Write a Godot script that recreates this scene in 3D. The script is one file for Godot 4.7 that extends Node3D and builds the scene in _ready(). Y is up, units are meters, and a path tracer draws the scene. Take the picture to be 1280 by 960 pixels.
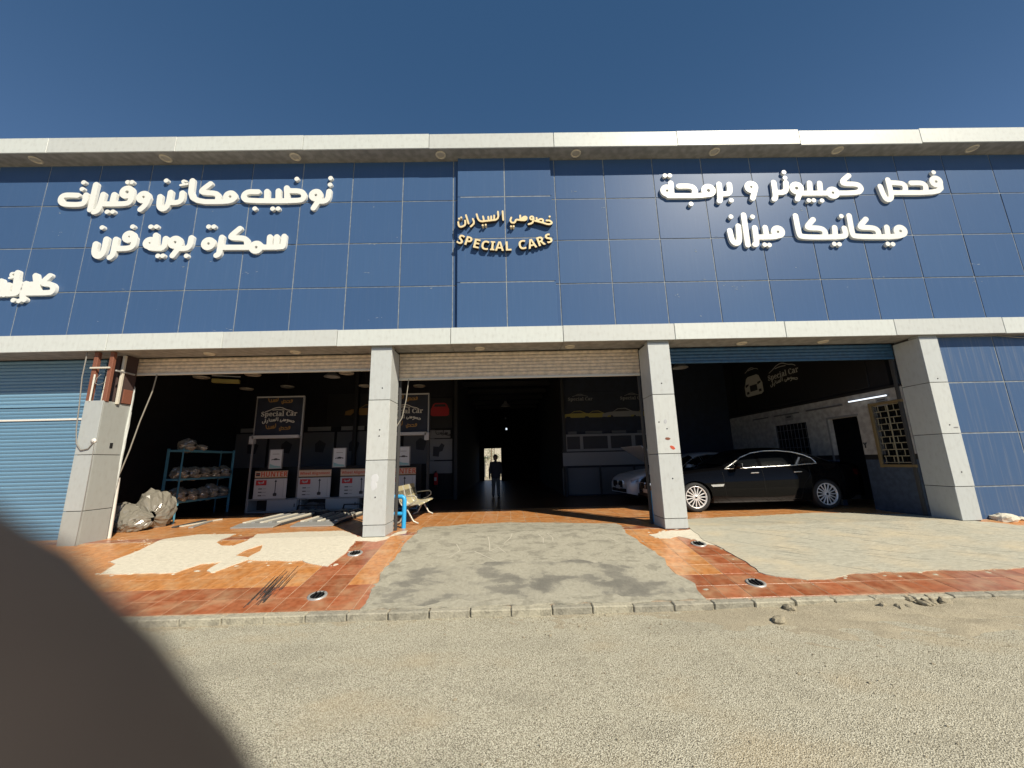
extends Node3D
# A blue-panelled car workshop seen from across the road: y up, metres, the facade lies in the plane z = 0 and the road runs along x.

const SLOPE := 0.025          # the forecourt falls towards the road
const FORE_Y := 0.20375
const OFFICE_X := 8.88

var taken := {}
var M := {}
var rng := RandomNumberGenerator.new()
var fore: Node3D


func _ready() -> void:
	rng.seed = 71
	# --- camera, sky, sun, exposure
	var cam := Camera3D.new()
	cam.name = "camera"
	add_child(cam)
	cam.position = Vector3(0, 1.6, 8.221)
	cam.rotation_degrees = Vector3(11.415, -0.874, -1.382)
	cam.fov = 90.0
	cam.near = 0.002
	cam.far = 900.0
	var ca := CameraAttributesPhysical.new()
	ca.frustum_focal_length = 12.0
	ca.frustum_focus_distance = 8.6
	ca.exposure_aperture = 10.5
	ca.frustum_near = 0.002
	ca.frustum_far = 900.0
	cam.attributes = ca
	cam.current = true
	var env := Environment.new()
	env.background_mode = Environment.BG_SKY
	var sm := ProceduralSkyMaterial.new()
	sm.sky_top_color = Color(0.0235, 0.063, 0.138).linear_to_srgb()
	sm.sky_horizon_color = Color(0.185, 0.315, 0.58).linear_to_srgb()
	sm.sky_curve = 0.24
	sm.ground_bottom_color = Color(0.22, 0.20, 0.16).linear_to_srgb()
	sm.ground_horizon_color = Color(0.26, 0.25, 0.22).linear_to_srgb()
	sm.sun_angle_max = 6.0
	env.sky = Sky.new()
	env.sky.sky_material = sm
	env.tonemap_mode = Environment.TONE_MAPPER_LINEAR
	env.tonemap_exposure = 1.42
	env.sdfgi_enabled = true
	env.ssao_enabled = true
	env.ssil_enabled = true
	var we := WorldEnvironment.new()
	we.name = "world"
	we.environment = env
	add_child(we)
	var sun := DirectionalLight3D.new()
	sun.name = "sun"
	add_child(sun)
	var az := deg_to_rad(38.5)
	var alt := deg_to_rad(40.3)
	sun.look_at_from_position(Vector3.ZERO, -Vector3(sin(az) * cos(alt), sin(alt), cos(az) * cos(alt)))
	sun.light_energy = 1.35
	sun.light_color = Color(1.0, 0.96, 0.885)
	sun.light_angular_distance = 0.5
	sun.shadow_enabled = true
	# --- the place
	make_materials()
	ground()
	pavement()
	building()
	hall()
	back_yard()
	signs()
	soffit_lights()
	office()
	alignment_bay()
	rack_and_bundles()
	bench()
	hoops()
	posters()
	cars()
	person_in_hall()
	ropes_and_pipes()
	small_things()
	phone_hand()


# ------------------------------------------------------------------ naming
func numbered(called: String) -> String:
	var n: int = taken.get(called, 0)
	taken[called] = n + 1
	return called if n == 0 else "%s_%03d" % [called, n]


func tag(o: Node, label := "", category := "", group := "", kind := "") -> Node:
	if label: o.set_meta("label", label)
	if category: o.set_meta("category", category)
	if group: o.set_meta("group", group)
	if kind: o.set_meta("kind", kind)
	return o


func thing(called: String, label: String, category: String, at := Vector3.ZERO, turn := 0.0, group := "") -> Node3D:
	var o := Node3D.new()
	o.name = numbered(called)
	add_child(o)
	o.position = at
	o.rotation.y = turn
	tag(o, label, category, group)
	return o


func part(called: String, mesh: Mesh, m: Material, parent: Node = null, at := Vector3.ZERO, turn := Vector3.ZERO) -> MeshInstance3D:
	var o := MeshInstance3D.new()
	o.name = numbered(called) if parent == null else called
	o.mesh = mesh
	o.material_override = m
	if parent == null:
		add_child(o)
	else:
		parent.add_child(o, true)
	o.position = at
	o.rotation = turn
	return o


func struct(called: String, mesh: Mesh, m: Material, at := Vector3.ZERO) -> MeshInstance3D:
	var o := part(called, mesh, m, null, at)
	o.set_meta("kind", "structure")
	return o


func gy(z: float) -> float:
	return FORE_Y - SLOPE * maxf(z, -4.0)


# ------------------------------------------------------------------ mesh building
class B:
	var st := SurfaceTool.new()

	func _init() -> void:
		st.begin(Mesh.PRIMITIVE_TRIANGLES)
		st.set_smooth_group(-1)

	func smooth(on: bool, n := 0) -> B:
		st.set_smooth_group(n if on else -1)
		return self

	func tri(a: Vector3, b: Vector3, c: Vector3) -> void:
		st.add_vertex(a)
		st.add_vertex(c)
		st.add_vertex(b)

	func quad(a: Vector3, b: Vector3, c: Vector3, d: Vector3) -> void:
		tri(a, b, c)
		tri(a, c, d)

	func box(c: Vector3, s: Vector3, bev := 0.0, bs := Basis()) -> B:
		var h := s * 0.5
		if bev <= 0.0:
			var p := []
			for i in 8:
				p.append(c + bs * Vector3(h.x if i & 1 else -h.x, h.y if i & 2 else -h.y, h.z if i & 4 else -h.z))
			quad(p[4], p[5], p[7], p[6])
			quad(p[1], p[0], p[2], p[3])
			quad(p[5], p[1], p[3], p[7])
			quad(p[0], p[4], p[6], p[2])
			quad(p[6], p[7], p[3], p[2])
			quad(p[0], p[1], p[5], p[4])
			return self
		var b := minf(bev, minf(h.x, minf(h.y, h.z)) * 0.9)
		# three points per corner
		var q := {}
		for i in 8:
			var sg := Vector3(1 if i & 1 else -1, 1 if i & 2 else -1, 1 if i & 4 else -1)
			for ax in 3:
				var v := h - Vector3(b, b, b)
				v[ax] = h[ax]
				q[i * 3 + ax] = c + bs * (v * sg)
		for ax in 3:
			var u := (ax + 1) % 3
			var w := (ax + 2) % 3
			for s1 in 2:
				var f := []
				for k in [[0, 0], [1, 0], [1, 1], [0, 1]]:
					f.append(q[((s1 << ax) | (k[0] << u) | (k[1] << w)) * 3 + ax])
				if s1 == 1:
					quad(f[0], f[1], f[2], f[3])
				else:
					quad(f[3], f[2], f[1], f[0])
			# edges along ax
			for k in [[0, 0], [1, 0], [1, 1], [0, 1]]:
				var i0: int = (k[0] << u) | (k[1] << w)
				var i1: int = i0 | (1 << ax)
				if (k[0] + k[1]) % 2 == 0:
					quad(q[i0 * 3 + u], q[i0 * 3 + w], q[i1 * 3 + w], q[i1 * 3 + u])
				else:
					quad(q[i0 * 3 + w], q[i0 * 3 + u], q[i1 * 3 + u], q[i1 * 3 + w])
		for i in 8:
			var neg := (1 if i & 1 else 0) + (1 if i & 2 else 0) + (1 if i & 4 else 0)
			if neg % 2 == 1:
				tri(q[i * 3], q[i * 3 + 1], q[i * 3 + 2])
			else:
				tri(q[i * 3], q[i * 3 + 2], q[i * 3 + 1])
		return self

	# a box given by its corners
	func span(a: Vector3, b: Vector3, bev := 0.0) -> B:
		return box((a + b) * 0.5, (b - a).abs(), bev)

	# a swept round bar through points, radii may differ
	func tube(pts: Array, r, n := 8, caps := true, grp := 1) -> B:
		var rings := []
		var up := Vector3(0.13, 0.97, 0.21).normalized()
		for i in pts.size():
			var d: Vector3
			if i == 0:
				d = pts[1] - pts[0]
			elif i == pts.size() - 1:
				d = pts[i] - pts[i - 1]
			else:
				d = (pts[i] - pts[i - 1]).normalized() + (pts[i + 1] - pts[i]).normalized()
			d = d.normalized()
			var x := up.cross(d)
			if x.length() < 0.15:
				x = Vector3(1, 0, 0.1).cross(d)
			x = x.normalized()
			var y := d.cross(x)
			up = y
			var rad: float = r[i] if r is Array else r
			var ring := []
			for k in n:
				var a := TAU * k / n
				ring.append(pts[i] + (x * cos(a) + y * sin(a)) * rad)
			rings.append(ring)
		smooth(true, grp)
		for i in rings.size() - 1:
			for k in n:
				var k2 := (k + 1) % n
				quad(rings[i][k], rings[i][k2], rings[i + 1][k2], rings[i + 1][k])
		smooth(false)
		if caps:
			for k in range(1, n - 1):
				tri(rings[0][0], rings[0][k + 1], rings[0][k])
				var e: Array = rings[-1]
				tri(e[0], e[k], e[k + 1])
		return self

	# profile of (radius, height) turned round an axis
	func lathe(prof: Array, n: int, bs := Basis(), at := Vector3.ZERO, sm := true) -> B:
		var rings := []
		for p in prof:
			var ring := []
			for k in n:
				var a := TAU * k / n
				ring.append(at + bs * Vector3(cos(a) * p.x, p.y, -sin(a) * p.x))
			rings.append(ring)
		for i in rings.size() - 1:
			smooth(sm, 2 + i if not sm else 2)
			for k in n:
				var k2 := (k + 1) % n
				if prof[i].x < 1e-5:
					tri(rings[i][k], rings[i + 1][k2], rings[i + 1][k])
				elif prof[i + 1].x < 1e-5:
					tri(rings[i][k], rings[i][k2], rings[i + 1][k])
				else:
					quad(rings[i][k], rings[i][k2], rings[i + 1][k2], rings[i + 1][k])
		smooth(false)
		return self

	# a polygon in x, y pushed along z from z0 to z1
	func prism(poly: PackedVector2Array, z0: float, z1: float, bs := Basis(), at := Vector3.ZERO) -> B:
		var idx := Geometry2D.triangulate_polygon(poly)
		for i in range(0, idx.size(), 3):
			var a := poly[idx[i]]
			var b := poly[idx[i + 1]]
			var c := poly[idx[i + 2]]
			if (b - a).cross(c - a) < 0:
				var t := b
				b = c
				c = t
			tri(at + bs * Vector3(a.x, a.y, z1), at + bs * Vector3(b.x, b.y, z1), at + bs * Vector3(c.x, c.y, z1))
			tri(at + bs * Vector3(a.x, a.y, z0), at + bs * Vector3(c.x, c.y, z0), at + bs * Vector3(b.x, b.y, z0))
		walls(poly, z0, z1, bs, at, Geometry2D.is_polygon_clockwise(poly))
		return self

	func walls(poly: PackedVector2Array, z0: float, z1: float, bs: Basis, at: Vector3, cw: bool) -> void:
		for i in poly.size():
			var a := poly[i]
			var b := poly[(i + 1) % poly.size()]
			if cw:
				var t := a
				a = b
				b = t
			quad(at + bs * Vector3(a.x, a.y, z0), at + bs * Vector3(b.x, b.y, z0), at + bs * Vector3(b.x, b.y, z1), at + bs * Vector3(a.x, a.y, z1))

	# rows of points joined to a sheet
	func sheet(rows: Array, sm := true, flip := false, grp := 3) -> B:
		smooth(sm, grp)
		for i in rows.size() - 1:
			for k in rows[i].size() - 1:
				if flip:
					quad(rows[i][k], rows[i + 1][k], rows[i + 1][k + 1], rows[i][k + 1])
				else:
					quad(rows[i][k], rows[i][k + 1], rows[i + 1][k + 1], rows[i + 1][k])
		smooth(false)
		return self

	func done() -> ArrayMesh:
		st.generate_normals()
		st.index()
		return st.commit()


func cube(s: Vector3, bev := 0.0) -> ArrayMesh:
	return B.new().box(Vector3.ZERO, s, bev).done()


# lettering from strokes: "x y x y; o x y r", in centimetres, as flat-faced raised letters
func stroke_mesh(text: String, r: float, z0: float, z1: float, k := 0.01) -> ArrayMesh:
	var outers: Array[PackedVector2Array] = []
	var holes: Array[PackedVector2Array] = []
	for s in text.split(";"):
		var w := s.strip_edges().split(" ", false)
		var solid: Array[PackedVector2Array] = []
		if w[0] == "o":
			var c := Vector2(float(w[1]), float(w[2]))
			var big := PackedVector2Array()
			var small := PackedVector2Array()
			for i in 28:
				var a := TAU * i / 28
				big.append(c + Vector2(cos(a), sin(a)) * (float(w[3]) + r))
				small.append(c + Vector2(cos(a), sin(a)) * maxf(float(w[3]) - r, 0.12 * r))
			solid.append(big)
			holes.append(small)
		else:
			var line := PackedVector2Array()
			for i in range(0, w.size(), 2):
				line.append(Vector2(float(w[i]), float(w[i + 1])))
			if line.size() > 2:
				line = rounded(line)
			if line.size() == 1:
				var dot := PackedVector2Array()
				for i in 18:
					dot.append(line[0] + Vector2(cos(TAU * i / 18), sin(TAU * i / 18)) * r)
				solid.append(dot)
			else:
				for p in Geometry2D.offset_polyline(line, r, Geometry2D.JOIN_ROUND, Geometry2D.END_ROUND):
					if Geometry2D.is_polygon_clockwise(p):
						holes.append(p)
					else:
						solid.append(p)
		for piece in solid:
			var cur := piece
			var keep: Array[PackedVector2Array] = []
			var left: Array[PackedVector2Array] = []
			if w[0] != "o":
				for h in holes:
					left.append_array(Geometry2D.clip_polygons(h, cur))
				holes = left
			for o in outers:
				var m := Geometry2D.merge_polygons(o, cur)
				var outs: Array[PackedVector2Array] = []
				var ins: Array[PackedVector2Array] = []
				for p in m:
					if Geometry2D.is_polygon_clockwise(p):
						ins.append(p)
					else:
						outs.append(p)
				if outs.size() == 1:
					cur = outs[0]
					holes.append_array(ins)
				else:
					keep.append(o)
			keep.append(cur)
			outers = keep
	var b := B.new()
	for o in outers:
		var pieces: Array[PackedVector2Array] = [o]
		for h in holes:
			var lo := h[0].x
			var hi := h[0].x
			for p in h:
				lo = minf(lo, p.x)
				hi = maxf(hi, p.x)
			var cx := (lo + hi) * 0.5
			var next: Array[PackedVector2Array] = []
			for p in pieces:
				if Geometry2D.intersect_polygons(p, h).is_empty():
					next.append(p)
					continue
				for side in [[-9000.0, cx], [cx, 9000.0]]:
					var rect := PackedVector2Array([Vector2(side[0], -9000), Vector2(side[1], -9000), Vector2(side[1], 9000), Vector2(side[0], 9000)])
					for q in Geometry2D.intersect_polygons(p, rect):
						for c in Geometry2D.clip_polygons(q, h):
							next.append(c)
			pieces = next
		for p in pieces:
			var idx := Geometry2D.triangulate_polygon(p)
			for i in range(0, idx.size(), 3):
				var a := p[idx[i]] * k
				var c := p[idx[i + 1]] * k
				var d := p[idx[i + 2]] * k
				if (c - a).cross(d - a) < 0:
					var t := c
					c = d
					d = t
				b.tri(Vector3(a.x, a.y, z1), Vector3(c.x, c.y, z1), Vector3(d.x, d.y, z1))
		b.walls(scaled(o, k), z0, z1, Basis(), Vector3.ZERO, Geometry2D.is_polygon_clockwise(o))
	for h in holes:
		b.walls(scaled(h, k), z0, z1, Basis(), Vector3.ZERO, not Geometry2D.is_polygon_clockwise(h))
	return b.done()


func scaled(p: PackedVector2Array, k: float) -> PackedVector2Array:
	var q := PackedVector2Array()
	for v in p:
		q.append(v * k)
	return q


func rounded(line: PackedVector2Array) -> PackedVector2Array:
	for turn in 2:
		var q := PackedVector2Array([line[0]])
		for i in range(1, line.size() - 1):
			q.append(line[i].lerp(line[i - 1], 0.25))
			q.append(line[i].lerp(line[i + 1], 0.25))
		q.append(line[-1])
		line = q
	return line


func text_mesh(s: String, height: float, depth: float, font := "Droid Sans", weight := 700) -> TextMesh:
	var t := TextMesh.new()
	var f := SystemFont.new()
	f.font_names = PackedStringArray([font])
	f.font_weight = weight
	t.font = f
	t.text = s
	t.font_size = 64
	t.pixel_size = height / 64.0 * 1.35
	t.depth = depth
	t.curve_step = 1.5
	return t


# a lump with folds: an ellipsoid pushed in and out by noise
func lump(size: Vector3, sd: int, rough: float, freq: float, nu := 26, nv := 16, crisp := true) -> ArrayMesh:
	var n := FastNoiseLite.new()
	n.seed = sd
	n.frequency = freq
	n.fractal_type = FastNoiseLite.FRACTAL_RIDGED
	n.fractal_octaves = 3
	var rows := []
	for i in nv + 1:
		var row := []
		var v := PI * i / nv
		for k in nu + 1:
			var u := TAU * (k % nu) / nu
			var d := Vector3(sin(v) * cos(u), cos(v), sin(v) * sin(u))
			var e := 1.0 + rough * n.get_noise_3dv(d * 10.0)
			row.append(d * e * size * 0.5)
		rows.append(row)
	return B.new().sheet(rows, not crisp, true).done()


# a parcel gathered in film: a swollen bag with sharp pleats that run to its knotted ends
func wrapped(size: Vector3, sd: int, nu := 56, nv := 22) -> ArrayMesh:
	var n := FastNoiseLite.new()
	n.seed = sd
	n.frequency = 0.9
	n.fractal_type = FastNoiseLite.FRACTAL_RIDGED
	n.fractal_octaves = 3
	var big := FastNoiseLite.new()
	big.seed = sd + 7
	big.frequency = 0.55
	var jit := FastNoiseLite.new()
	jit.seed = sd + 3
	jit.noise_type = FastNoiseLite.TYPE_VALUE
	jit.frequency = 0.5
	var rows := []
	for i in nv + 1:
		var row := []
		var t := float(i) / nv
		var swell := pow(maxf(sin(PI * clampf(t * 0.96 + 0.02, 0.0, 1.0)), 0.0), 0.55)
		for k in nu + 1:
			var a := TAU * (k % nu) / nu
			var d := Vector3(t * 2.0 - 1.0, sin(a) * swell, cos(a) * swell)
			var twist := a + 0.5 * sin(t * 5.0 + sd)
			var pleat := n.get_noise_3d(cos(twist) * 1.5, sin(twist) * 1.5, t * 0.8 + sd)
			var e := 1.0 + 0.20 * pleat + 0.30 * big.get_noise_3dv(d * 1.5) + 0.11 * jit.get_noise_2d((k % nu) * 31.0, i * 47.0)
			d.y *= e
			d.z *= e
			d.x += 0.10 * n.get_noise_2d(a * 2.0, t * 3.0)
			row.append(d * size * 0.5)
		rows.append(row)
	return B.new().sheet(rows, false, true).done()


# ------------------------------------------------------------------ materials
func noise_tex(sd: int, freq: float, stops: Array, size := 512, type := FastNoiseLite.TYPE_SIMPLEX_SMOOTH, octaves := 4, bump := 0.0) -> NoiseTexture2D:
	var n := FastNoiseLite.new()
	n.seed = sd
	n.noise_type = type
	n.frequency = freq
	n.fractal_octaves = octaves
	var t := NoiseTexture2D.new()
	t.width = size
	t.height = size
	t.seamless = true
	t.noise = n
	if bump > 0.0:
		t.as_normal_map = true
		t.bump_strength = bump
		return t
	var g := Gradient.new()
	var offs := PackedFloat32Array()
	var cols := PackedColorArray()
	for s in stops:
		offs.append(s[0])
		cols.append(s[1])
	g.offsets = offs
	g.colors = cols
	t.color_ramp = g
	return t


func lin(r: float, g: float, b: float) -> Color:
	return Color(r, g, b).linear_to_srgb()


func mat(called: String, c: Color, rough: float, metal := 0.0) -> StandardMaterial3D:
	var m := StandardMaterial3D.new()
	m.resource_name = called
	m.albedo_color = c
	m.roughness = rough
	m.metallic = metal
	M[called] = m
	return m


func cover(m: StandardMaterial3D, albedo: Texture2D, scale: Vector3, normal: Texture2D = null, strength := 1.0) -> StandardMaterial3D:
	m.uv1_triplanar = true
	m.uv1_world_triplanar = true
	m.uv1_scale = scale
	if albedo: m.albedo_texture = albedo
	if normal:
		m.normal_enabled = true
		m.normal_texture = normal
		m.normal_scale = strength
	return m


# a second, coarser layer of stains laid over the first by its alpha
func stain(m: StandardMaterial3D, t: Texture2D, scale: Vector3) -> StandardMaterial3D:
	m.detail_enabled = true
	m.detail_blend_mode = BaseMaterial3D.BLEND_MODE_MIX
	m.detail_uv_layer = BaseMaterial3D.DETAIL_UV_2
	m.uv2_triplanar = true
	m.uv2_world_triplanar = true
	m.uv2_scale = scale
	m.detail_albedo = t
	return m


func variant(of: String, called: String, times: Color) -> StandardMaterial3D:
	var m: StandardMaterial3D = M[of].duplicate()
	m.resource_name = called
	var l: Color = m.albedo_color.srgb_to_linear()
	m.albedo_color = Color(l.r * times.r, l.g * times.g, l.b * times.b).linear_to_srgb()
	M[called] = m
	return m


func make_materials() -> void:
	var g := func(v: float, a := 1.0) -> Color: return Color(v, v, v, a)
	var soft := noise_tex(3, 0.012, [[0.25, g.call(0.86)], [0.75, g.call(1.0)]], 512)
	var fine_n := noise_tex(4, 0.09, [], 512, FastNoiseLite.TYPE_SIMPLEX_SMOOTH, 4, 3.0)
	var wave_n := noise_tex(5, 0.006, [], 512, FastNoiseLite.TYPE_SIMPLEX_SMOOTH, 2, 5.0)
	var grain := noise_tex(6, 0.24, [[0.16, Color(0.20, 0.19, 0.17)], [0.34, Color(0.60, 0.585, 0.54)], [0.58, Color(0.88, 0.87, 0.83)], [0.78, Color(1, 1, 0.98)]], 1024, FastNoiseLite.TYPE_VALUE_CUBIC, 3)
	var grain_n := noise_tex(6, 0.24, [], 1024, FastNoiseLite.TYPE_VALUE_CUBIC, 3, 6.0)
	var streaks := noise_tex(7, 0.02, [[0.3, Color(0.985, 0.985, 0.985)], [0.85, Color(1, 1, 1)]], 512)
	var blot := noise_tex(8, 0.010, [[0.15, Color(0.46, 0.44, 0.38, 0.22)], [0.36, Color(0.50, 0.47, 0.40, 0.06)], [0.5, Color(0.60, 0.55, 0.45, 0.0)], [0.85, Color(0.72, 0.64, 0.5, 0.30)]], 512)
	var dark_blot := noise_tex(9, 0.012, [[0.50, Color(0.36, 0.35, 0.31, 0.0)], [0.66, Color(0.36, 0.35, 0.31, 0.28)], [0.85, Color(0.33, 0.32, 0.29, 0.5)]], 1024)
	dark_blot.noise.domain_warp_enabled = true
	dark_blot.noise.fractal_octaves = 7
	dark_blot.noise.domain_warp_amplitude = 120.0
	dark_blot.noise.domain_warp_frequency = 0.006
	dark_blot.noise.domain_warp_fractal_octaves = 4
	var dust := noise_tex(10, 0.014, [[0.4, Color(0.80, 0.72, 0.58, 0.0)], [0.7, Color(0.80, 0.72, 0.58, 0.22)], [0.9, Color(0.82, 0.75, 0.6, 0.4)]], 512)
	var smear := noise_tex(11, 0.03, [[0.15, Color(0.86, 0.855, 0.84)], [0.5, Color(0.945, 0.94, 0.93)], [0.85, Color(1, 1, 0.99)]], 1024, FastNoiseLite.TYPE_SIMPLEX_SMOOTH, 8)
	smear.noise.fractal_gain = 0.62
	smear.noise.domain_warp_enabled = true
	smear.noise.domain_warp_amplitude = 110.0
	smear.noise.domain_warp_frequency = 0.008
	var smear_n := noise_tex(12, 0.035, [], 1024, FastNoiseLite.TYPE_SIMPLEX_SMOOTH, 6, 7.0)
	# ground
	cover(mat("asphalt", lin(0.70, 0.675, 0.575), 0.95), grain, Vector3(0.72, 0.72, 0.72), grain_n, 1.0)
	stain(M.asphalt, blot, Vector3(0.11, 0.11, 0.2))
	cover(mat("kerb", lin(0.43, 0.405, 0.325), 0.95), smear, Vector3(0.8, 0.8, 0.8), smear_n, 0.8)
	stain(M.kerb, dark_blot, Vector3(0.5, 0.5, 0.5))
	variant("kerb", "kerb_b", Color(0.85, 0.86, 0.87))
	variant("kerb", "kerb_c", Color(1.1, 1.1, 1.07))
	cover(mat("sand", lin(0.60, 0.545, 0.435), 1.0), grain, Vector3(1.3, 1.3, 1.3), grain_n, 0.7)
	cover(mat("stone", lin(0.52, 0.47, 0.37), 0.95), grain, Vector3(2, 2, 2), grain_n, 0.6)
	var tile_c := noise_tex(13, 0.02, [[0.2, Color(0.86, 0.82, 0.78)], [0.6, Color(0.97, 0.96, 0.95)], [0.9, Color(1, 1, 1)]], 512, FastNoiseLite.TYPE_SIMPLEX_SMOOTH, 5)
	cover(mat("tile_orange", lin(0.62, 0.275, 0.092), 0.30), tile_c, Vector3(0.9, 0.9, 0.9), fine_n, 0.12)
	stain(M.tile_orange, dust, Vector3(0.35, 0.35, 0.35))
	variant("tile_orange", "tile_orange_b", Color(0.93, 0.91, 0.88))
	variant("tile_orange", "tile_orange_c", Color(1.04, 1.06, 1.1))
	cover(mat("tile_brown", lin(0.41, 0.135, 0.060), 0.28), tile_c, Vector3(0.9, 0.9, 0.9), fine_n, 0.12)
	stain(M.tile_brown, dust, Vector3(0.28, 0.28, 0.28))
	variant("tile_brown", "tile_brown_b", Color(0.84, 0.82, 0.8))
	variant("tile_brown", "tile_brown_c", Color(1.12, 1.15, 1.2))
	cover(mat("grout", lin(0.52, 0.40, 0.28), 0.95), soft, Vector3(1, 1, 1))
	cover(mat("concrete", lin(0.43, 0.41, 0.33), 0.9), smear, Vector3(0.45, 0.45, 0.45), smear_n, 0.22)
	stain(M.concrete, dark_blot, Vector3(0.21, 0.21, 0.33))
	cover(mat("concrete_stained", lin(0.43, 0.41, 0.33), 0.9), smear, Vector3(0.45, 0.45, 0.45), smear_n, 0.22)
	var damp := noise_tex(23, 0.0045, [[0.38, Color(0.42, 0.415, 0.385, 0.0)], [0.56, Color(0.40, 0.395, 0.37, 0.3)], [0.62, Color(0.38, 0.375, 0.355, 0.62)], [0.80, Color(0.36, 0.355, 0.335, 0.8)]], 1024, FastNoiseLite.TYPE_SIMPLEX_SMOOTH, 6)
	damp.noise.domain_warp_enabled = true
	damp.noise.fractal_octaves = 8
	damp.noise.fractal_gain = 0.56
	damp.noise.domain_warp_amplitude = 110.0
	damp.noise.domain_warp_frequency = 0.004
	damp.noise.domain_warp_fractal_octaves = 6
	damp.noise.domain_warp_fractal_gain = 0.55
	stain(M.concrete_stained, damp, Vector3(0.20, 0.20, 0.30))
	cover(mat("concrete_pale", lin(0.71, 0.665, 0.545), 0.95), smear, Vector3(0.3, 0.3, 0.8), smear_n, 0.25)
	cover(mat("concrete_green", lin(0.475, 0.46, 0.375), 0.92), smear, Vector3(0.13, 0.5, 0.6), smear_n, 0.32)
	stain(M.concrete_green, dust, Vector3(0.12, 0.12, 0.2))
	cover(mat("hall_floor", lin(0.16, 0.075, 0.035), 0.35), tile_c, Vector3(0.7, 0.7, 0.7))
	mat("rubber_mark", lin(0.055, 0.045, 0.04), 0.8)
	mat("chalk", lin(0.50, 0.47, 0.38), 1.0)
	# facade
	cover(mat("panel_blue", lin(0.053, 0.108, 0.225), 0.40), streaks, Vector3(2.2, 0.05, 2.2))
	M.panel_blue.metallic_specular = 0.26
	var drip := noise_tex(14, 0.02, [[0.5, Color(0.72, 0.72, 0.68, 0.0)], [0.75, Color(0.70, 0.70, 0.66, 0.008)], [0.95, Color(0.75, 0.74, 0.7, 0.03)]], 512, FastNoiseLite.TYPE_SIMPLEX_SMOOTH, 5)
	stain(M.panel_blue, drip, Vector3(1.5, 0.06, 1.5))
	variant("panel_blue", "panel_blue_b", Color(0.93, 0.94, 0.95))
	variant("panel_blue", "panel_blue_c", Color(1.06, 1.05, 1.03))
	var grime := noise_tex(15, 0.02, [[0.5, Color(0.60, 0.58, 0.52, 0.0)], [0.7, Color(0.62, 0.60, 0.54, 0.07)], [0.9, Color(0.62, 0.6, 0.54, 0.2)]], 512, FastNoiseLite.TYPE_SIMPLEX_SMOOTH, 5)
	stain(cover(mat("panel_blue_low", lin(0.044, 0.095, 0.20), 0.42), streaks, Vector3(2.2, 0.05, 2.2)), grime, Vector3(1.4, 0.045, 1.4))
	cover(mat("sealant", lin(0.27, 0.295, 0.31), 0.8), soft, Vector3(1, 1, 1))
	cover(mat("alu", lin(0.50, 0.525, 0.51), 0.40), streaks, Vector3(1.4, 0.2, 1.4))
	var alu_dirt := noise_tex(16, 0.02, [[0.45, Color(0.45, 0.42, 0.36, 0.0)], [0.7, Color(0.47, 0.43, 0.36, 0.05)], [0.92, Color(0.45, 0.4, 0.33, 0.14)]], 512, FastNoiseLite.TYPE_SIMPLEX_SMOOTH, 5)
	stain(M.alu, alu_dirt, Vector3(0.9, 0.5, 0.9))
	variant("alu", "alu_b", Color(0.93, 0.93, 0.94))
	variant("alu", "alu_c", Color(1.07, 1.06, 1.04))
	variant("alu", "alu_worn", Color(0.72, 0.72, 0.70))
	variant("alu", "alu_dull", Color(0.82, 0.83, 0.83))
	variant("alu", "alu_bright", Color(1.18, 1.18, 1.15))
	cover(mat("soffit", lin(0.27, 0.26, 0.24), 0.7), soft, Vector3(0.6, 0.6, 0.6))
	mat("trowel_mark", lin(0.30, 0.29, 0.235), 0.95)
	mat("scuff", lin(0.22, 0.27, 0.33), 0.8)
	mat("groove", lin(0.05, 0.05, 0.05), 0.9)
	cover(mat("shutter_cream", lin(0.76, 0.60, 0.42), 0.55), soft, Vector3(1, 1, 1))
	cover(mat("shutter_blue", lin(0.14, 0.275, 0.40), 0.5), streaks, Vector3(1.5, 0.5, 1.5))
	variant("shutter_blue", "shutter_blue_b", Color(0.88, 0.9, 0.92))
	variant("shutter_blue", "shutter_blue_c", Color(1.2, 1.14, 1.1))
	cover(mat("shutter_navy", lin(0.03, 0.10, 0.19), 0.5), soft, Vector3(1, 1, 1))
	mat("letter_white", lin(0.74, 0.745, 0.70), 0.4)
	mat("letter_gold", lin(0.86, 0.70, 0.40), 0.32, 0.2)
	mat("letter_back", lin(0.03, 0.02, 0.02), 0.6)
	mat("lamp_beige", lin(0.55, 0.49, 0.38), 0.5)
	mat("lamp_glass", lin(0.42, 0.38, 0.31), 0.3)
	# hall
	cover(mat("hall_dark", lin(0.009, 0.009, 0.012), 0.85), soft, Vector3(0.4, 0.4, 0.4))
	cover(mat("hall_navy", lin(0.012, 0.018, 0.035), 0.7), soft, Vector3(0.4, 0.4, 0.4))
	cover(mat("plaster", lin(0.42, 0.405, 0.38), 0.9), soft, Vector3(0.7, 0.7, 0.7))
	cover(mat("dado_blue", lin(0.055, 0.080, 0.125), 0.7), soft, Vector3(0.9, 0.9, 0.9))
	mat("black", lin(0.012, 0.012, 0.013), 0.6)
	mat("black_matt", lin(0.008, 0.008, 0.009), 0.95)
	mat("grey_board", lin(0.21, 0.21, 0.21), 0.7)
	mat("grey_dim", lin(0.11, 0.11, 0.115), 0.7)
	mat("white_board", lin(0.42, 0.43, 0.44), 0.55)
	mat("cabinet", lin(0.30, 0.32, 0.34), 0.5)
	mat("paper", lin(0.55, 0.57, 0.58), 0.7)
	mat("paper_teal", lin(0.22, 0.40, 0.42), 0.7)
	mat("orange_print", lin(0.50, 0.075, 0.03), 0.6)
	mat("header_paper", lin(0.52, 0.40, 0.30), 0.7)
	mat("red_print", lin(0.40, 0.02, 0.025), 0.6)
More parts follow.
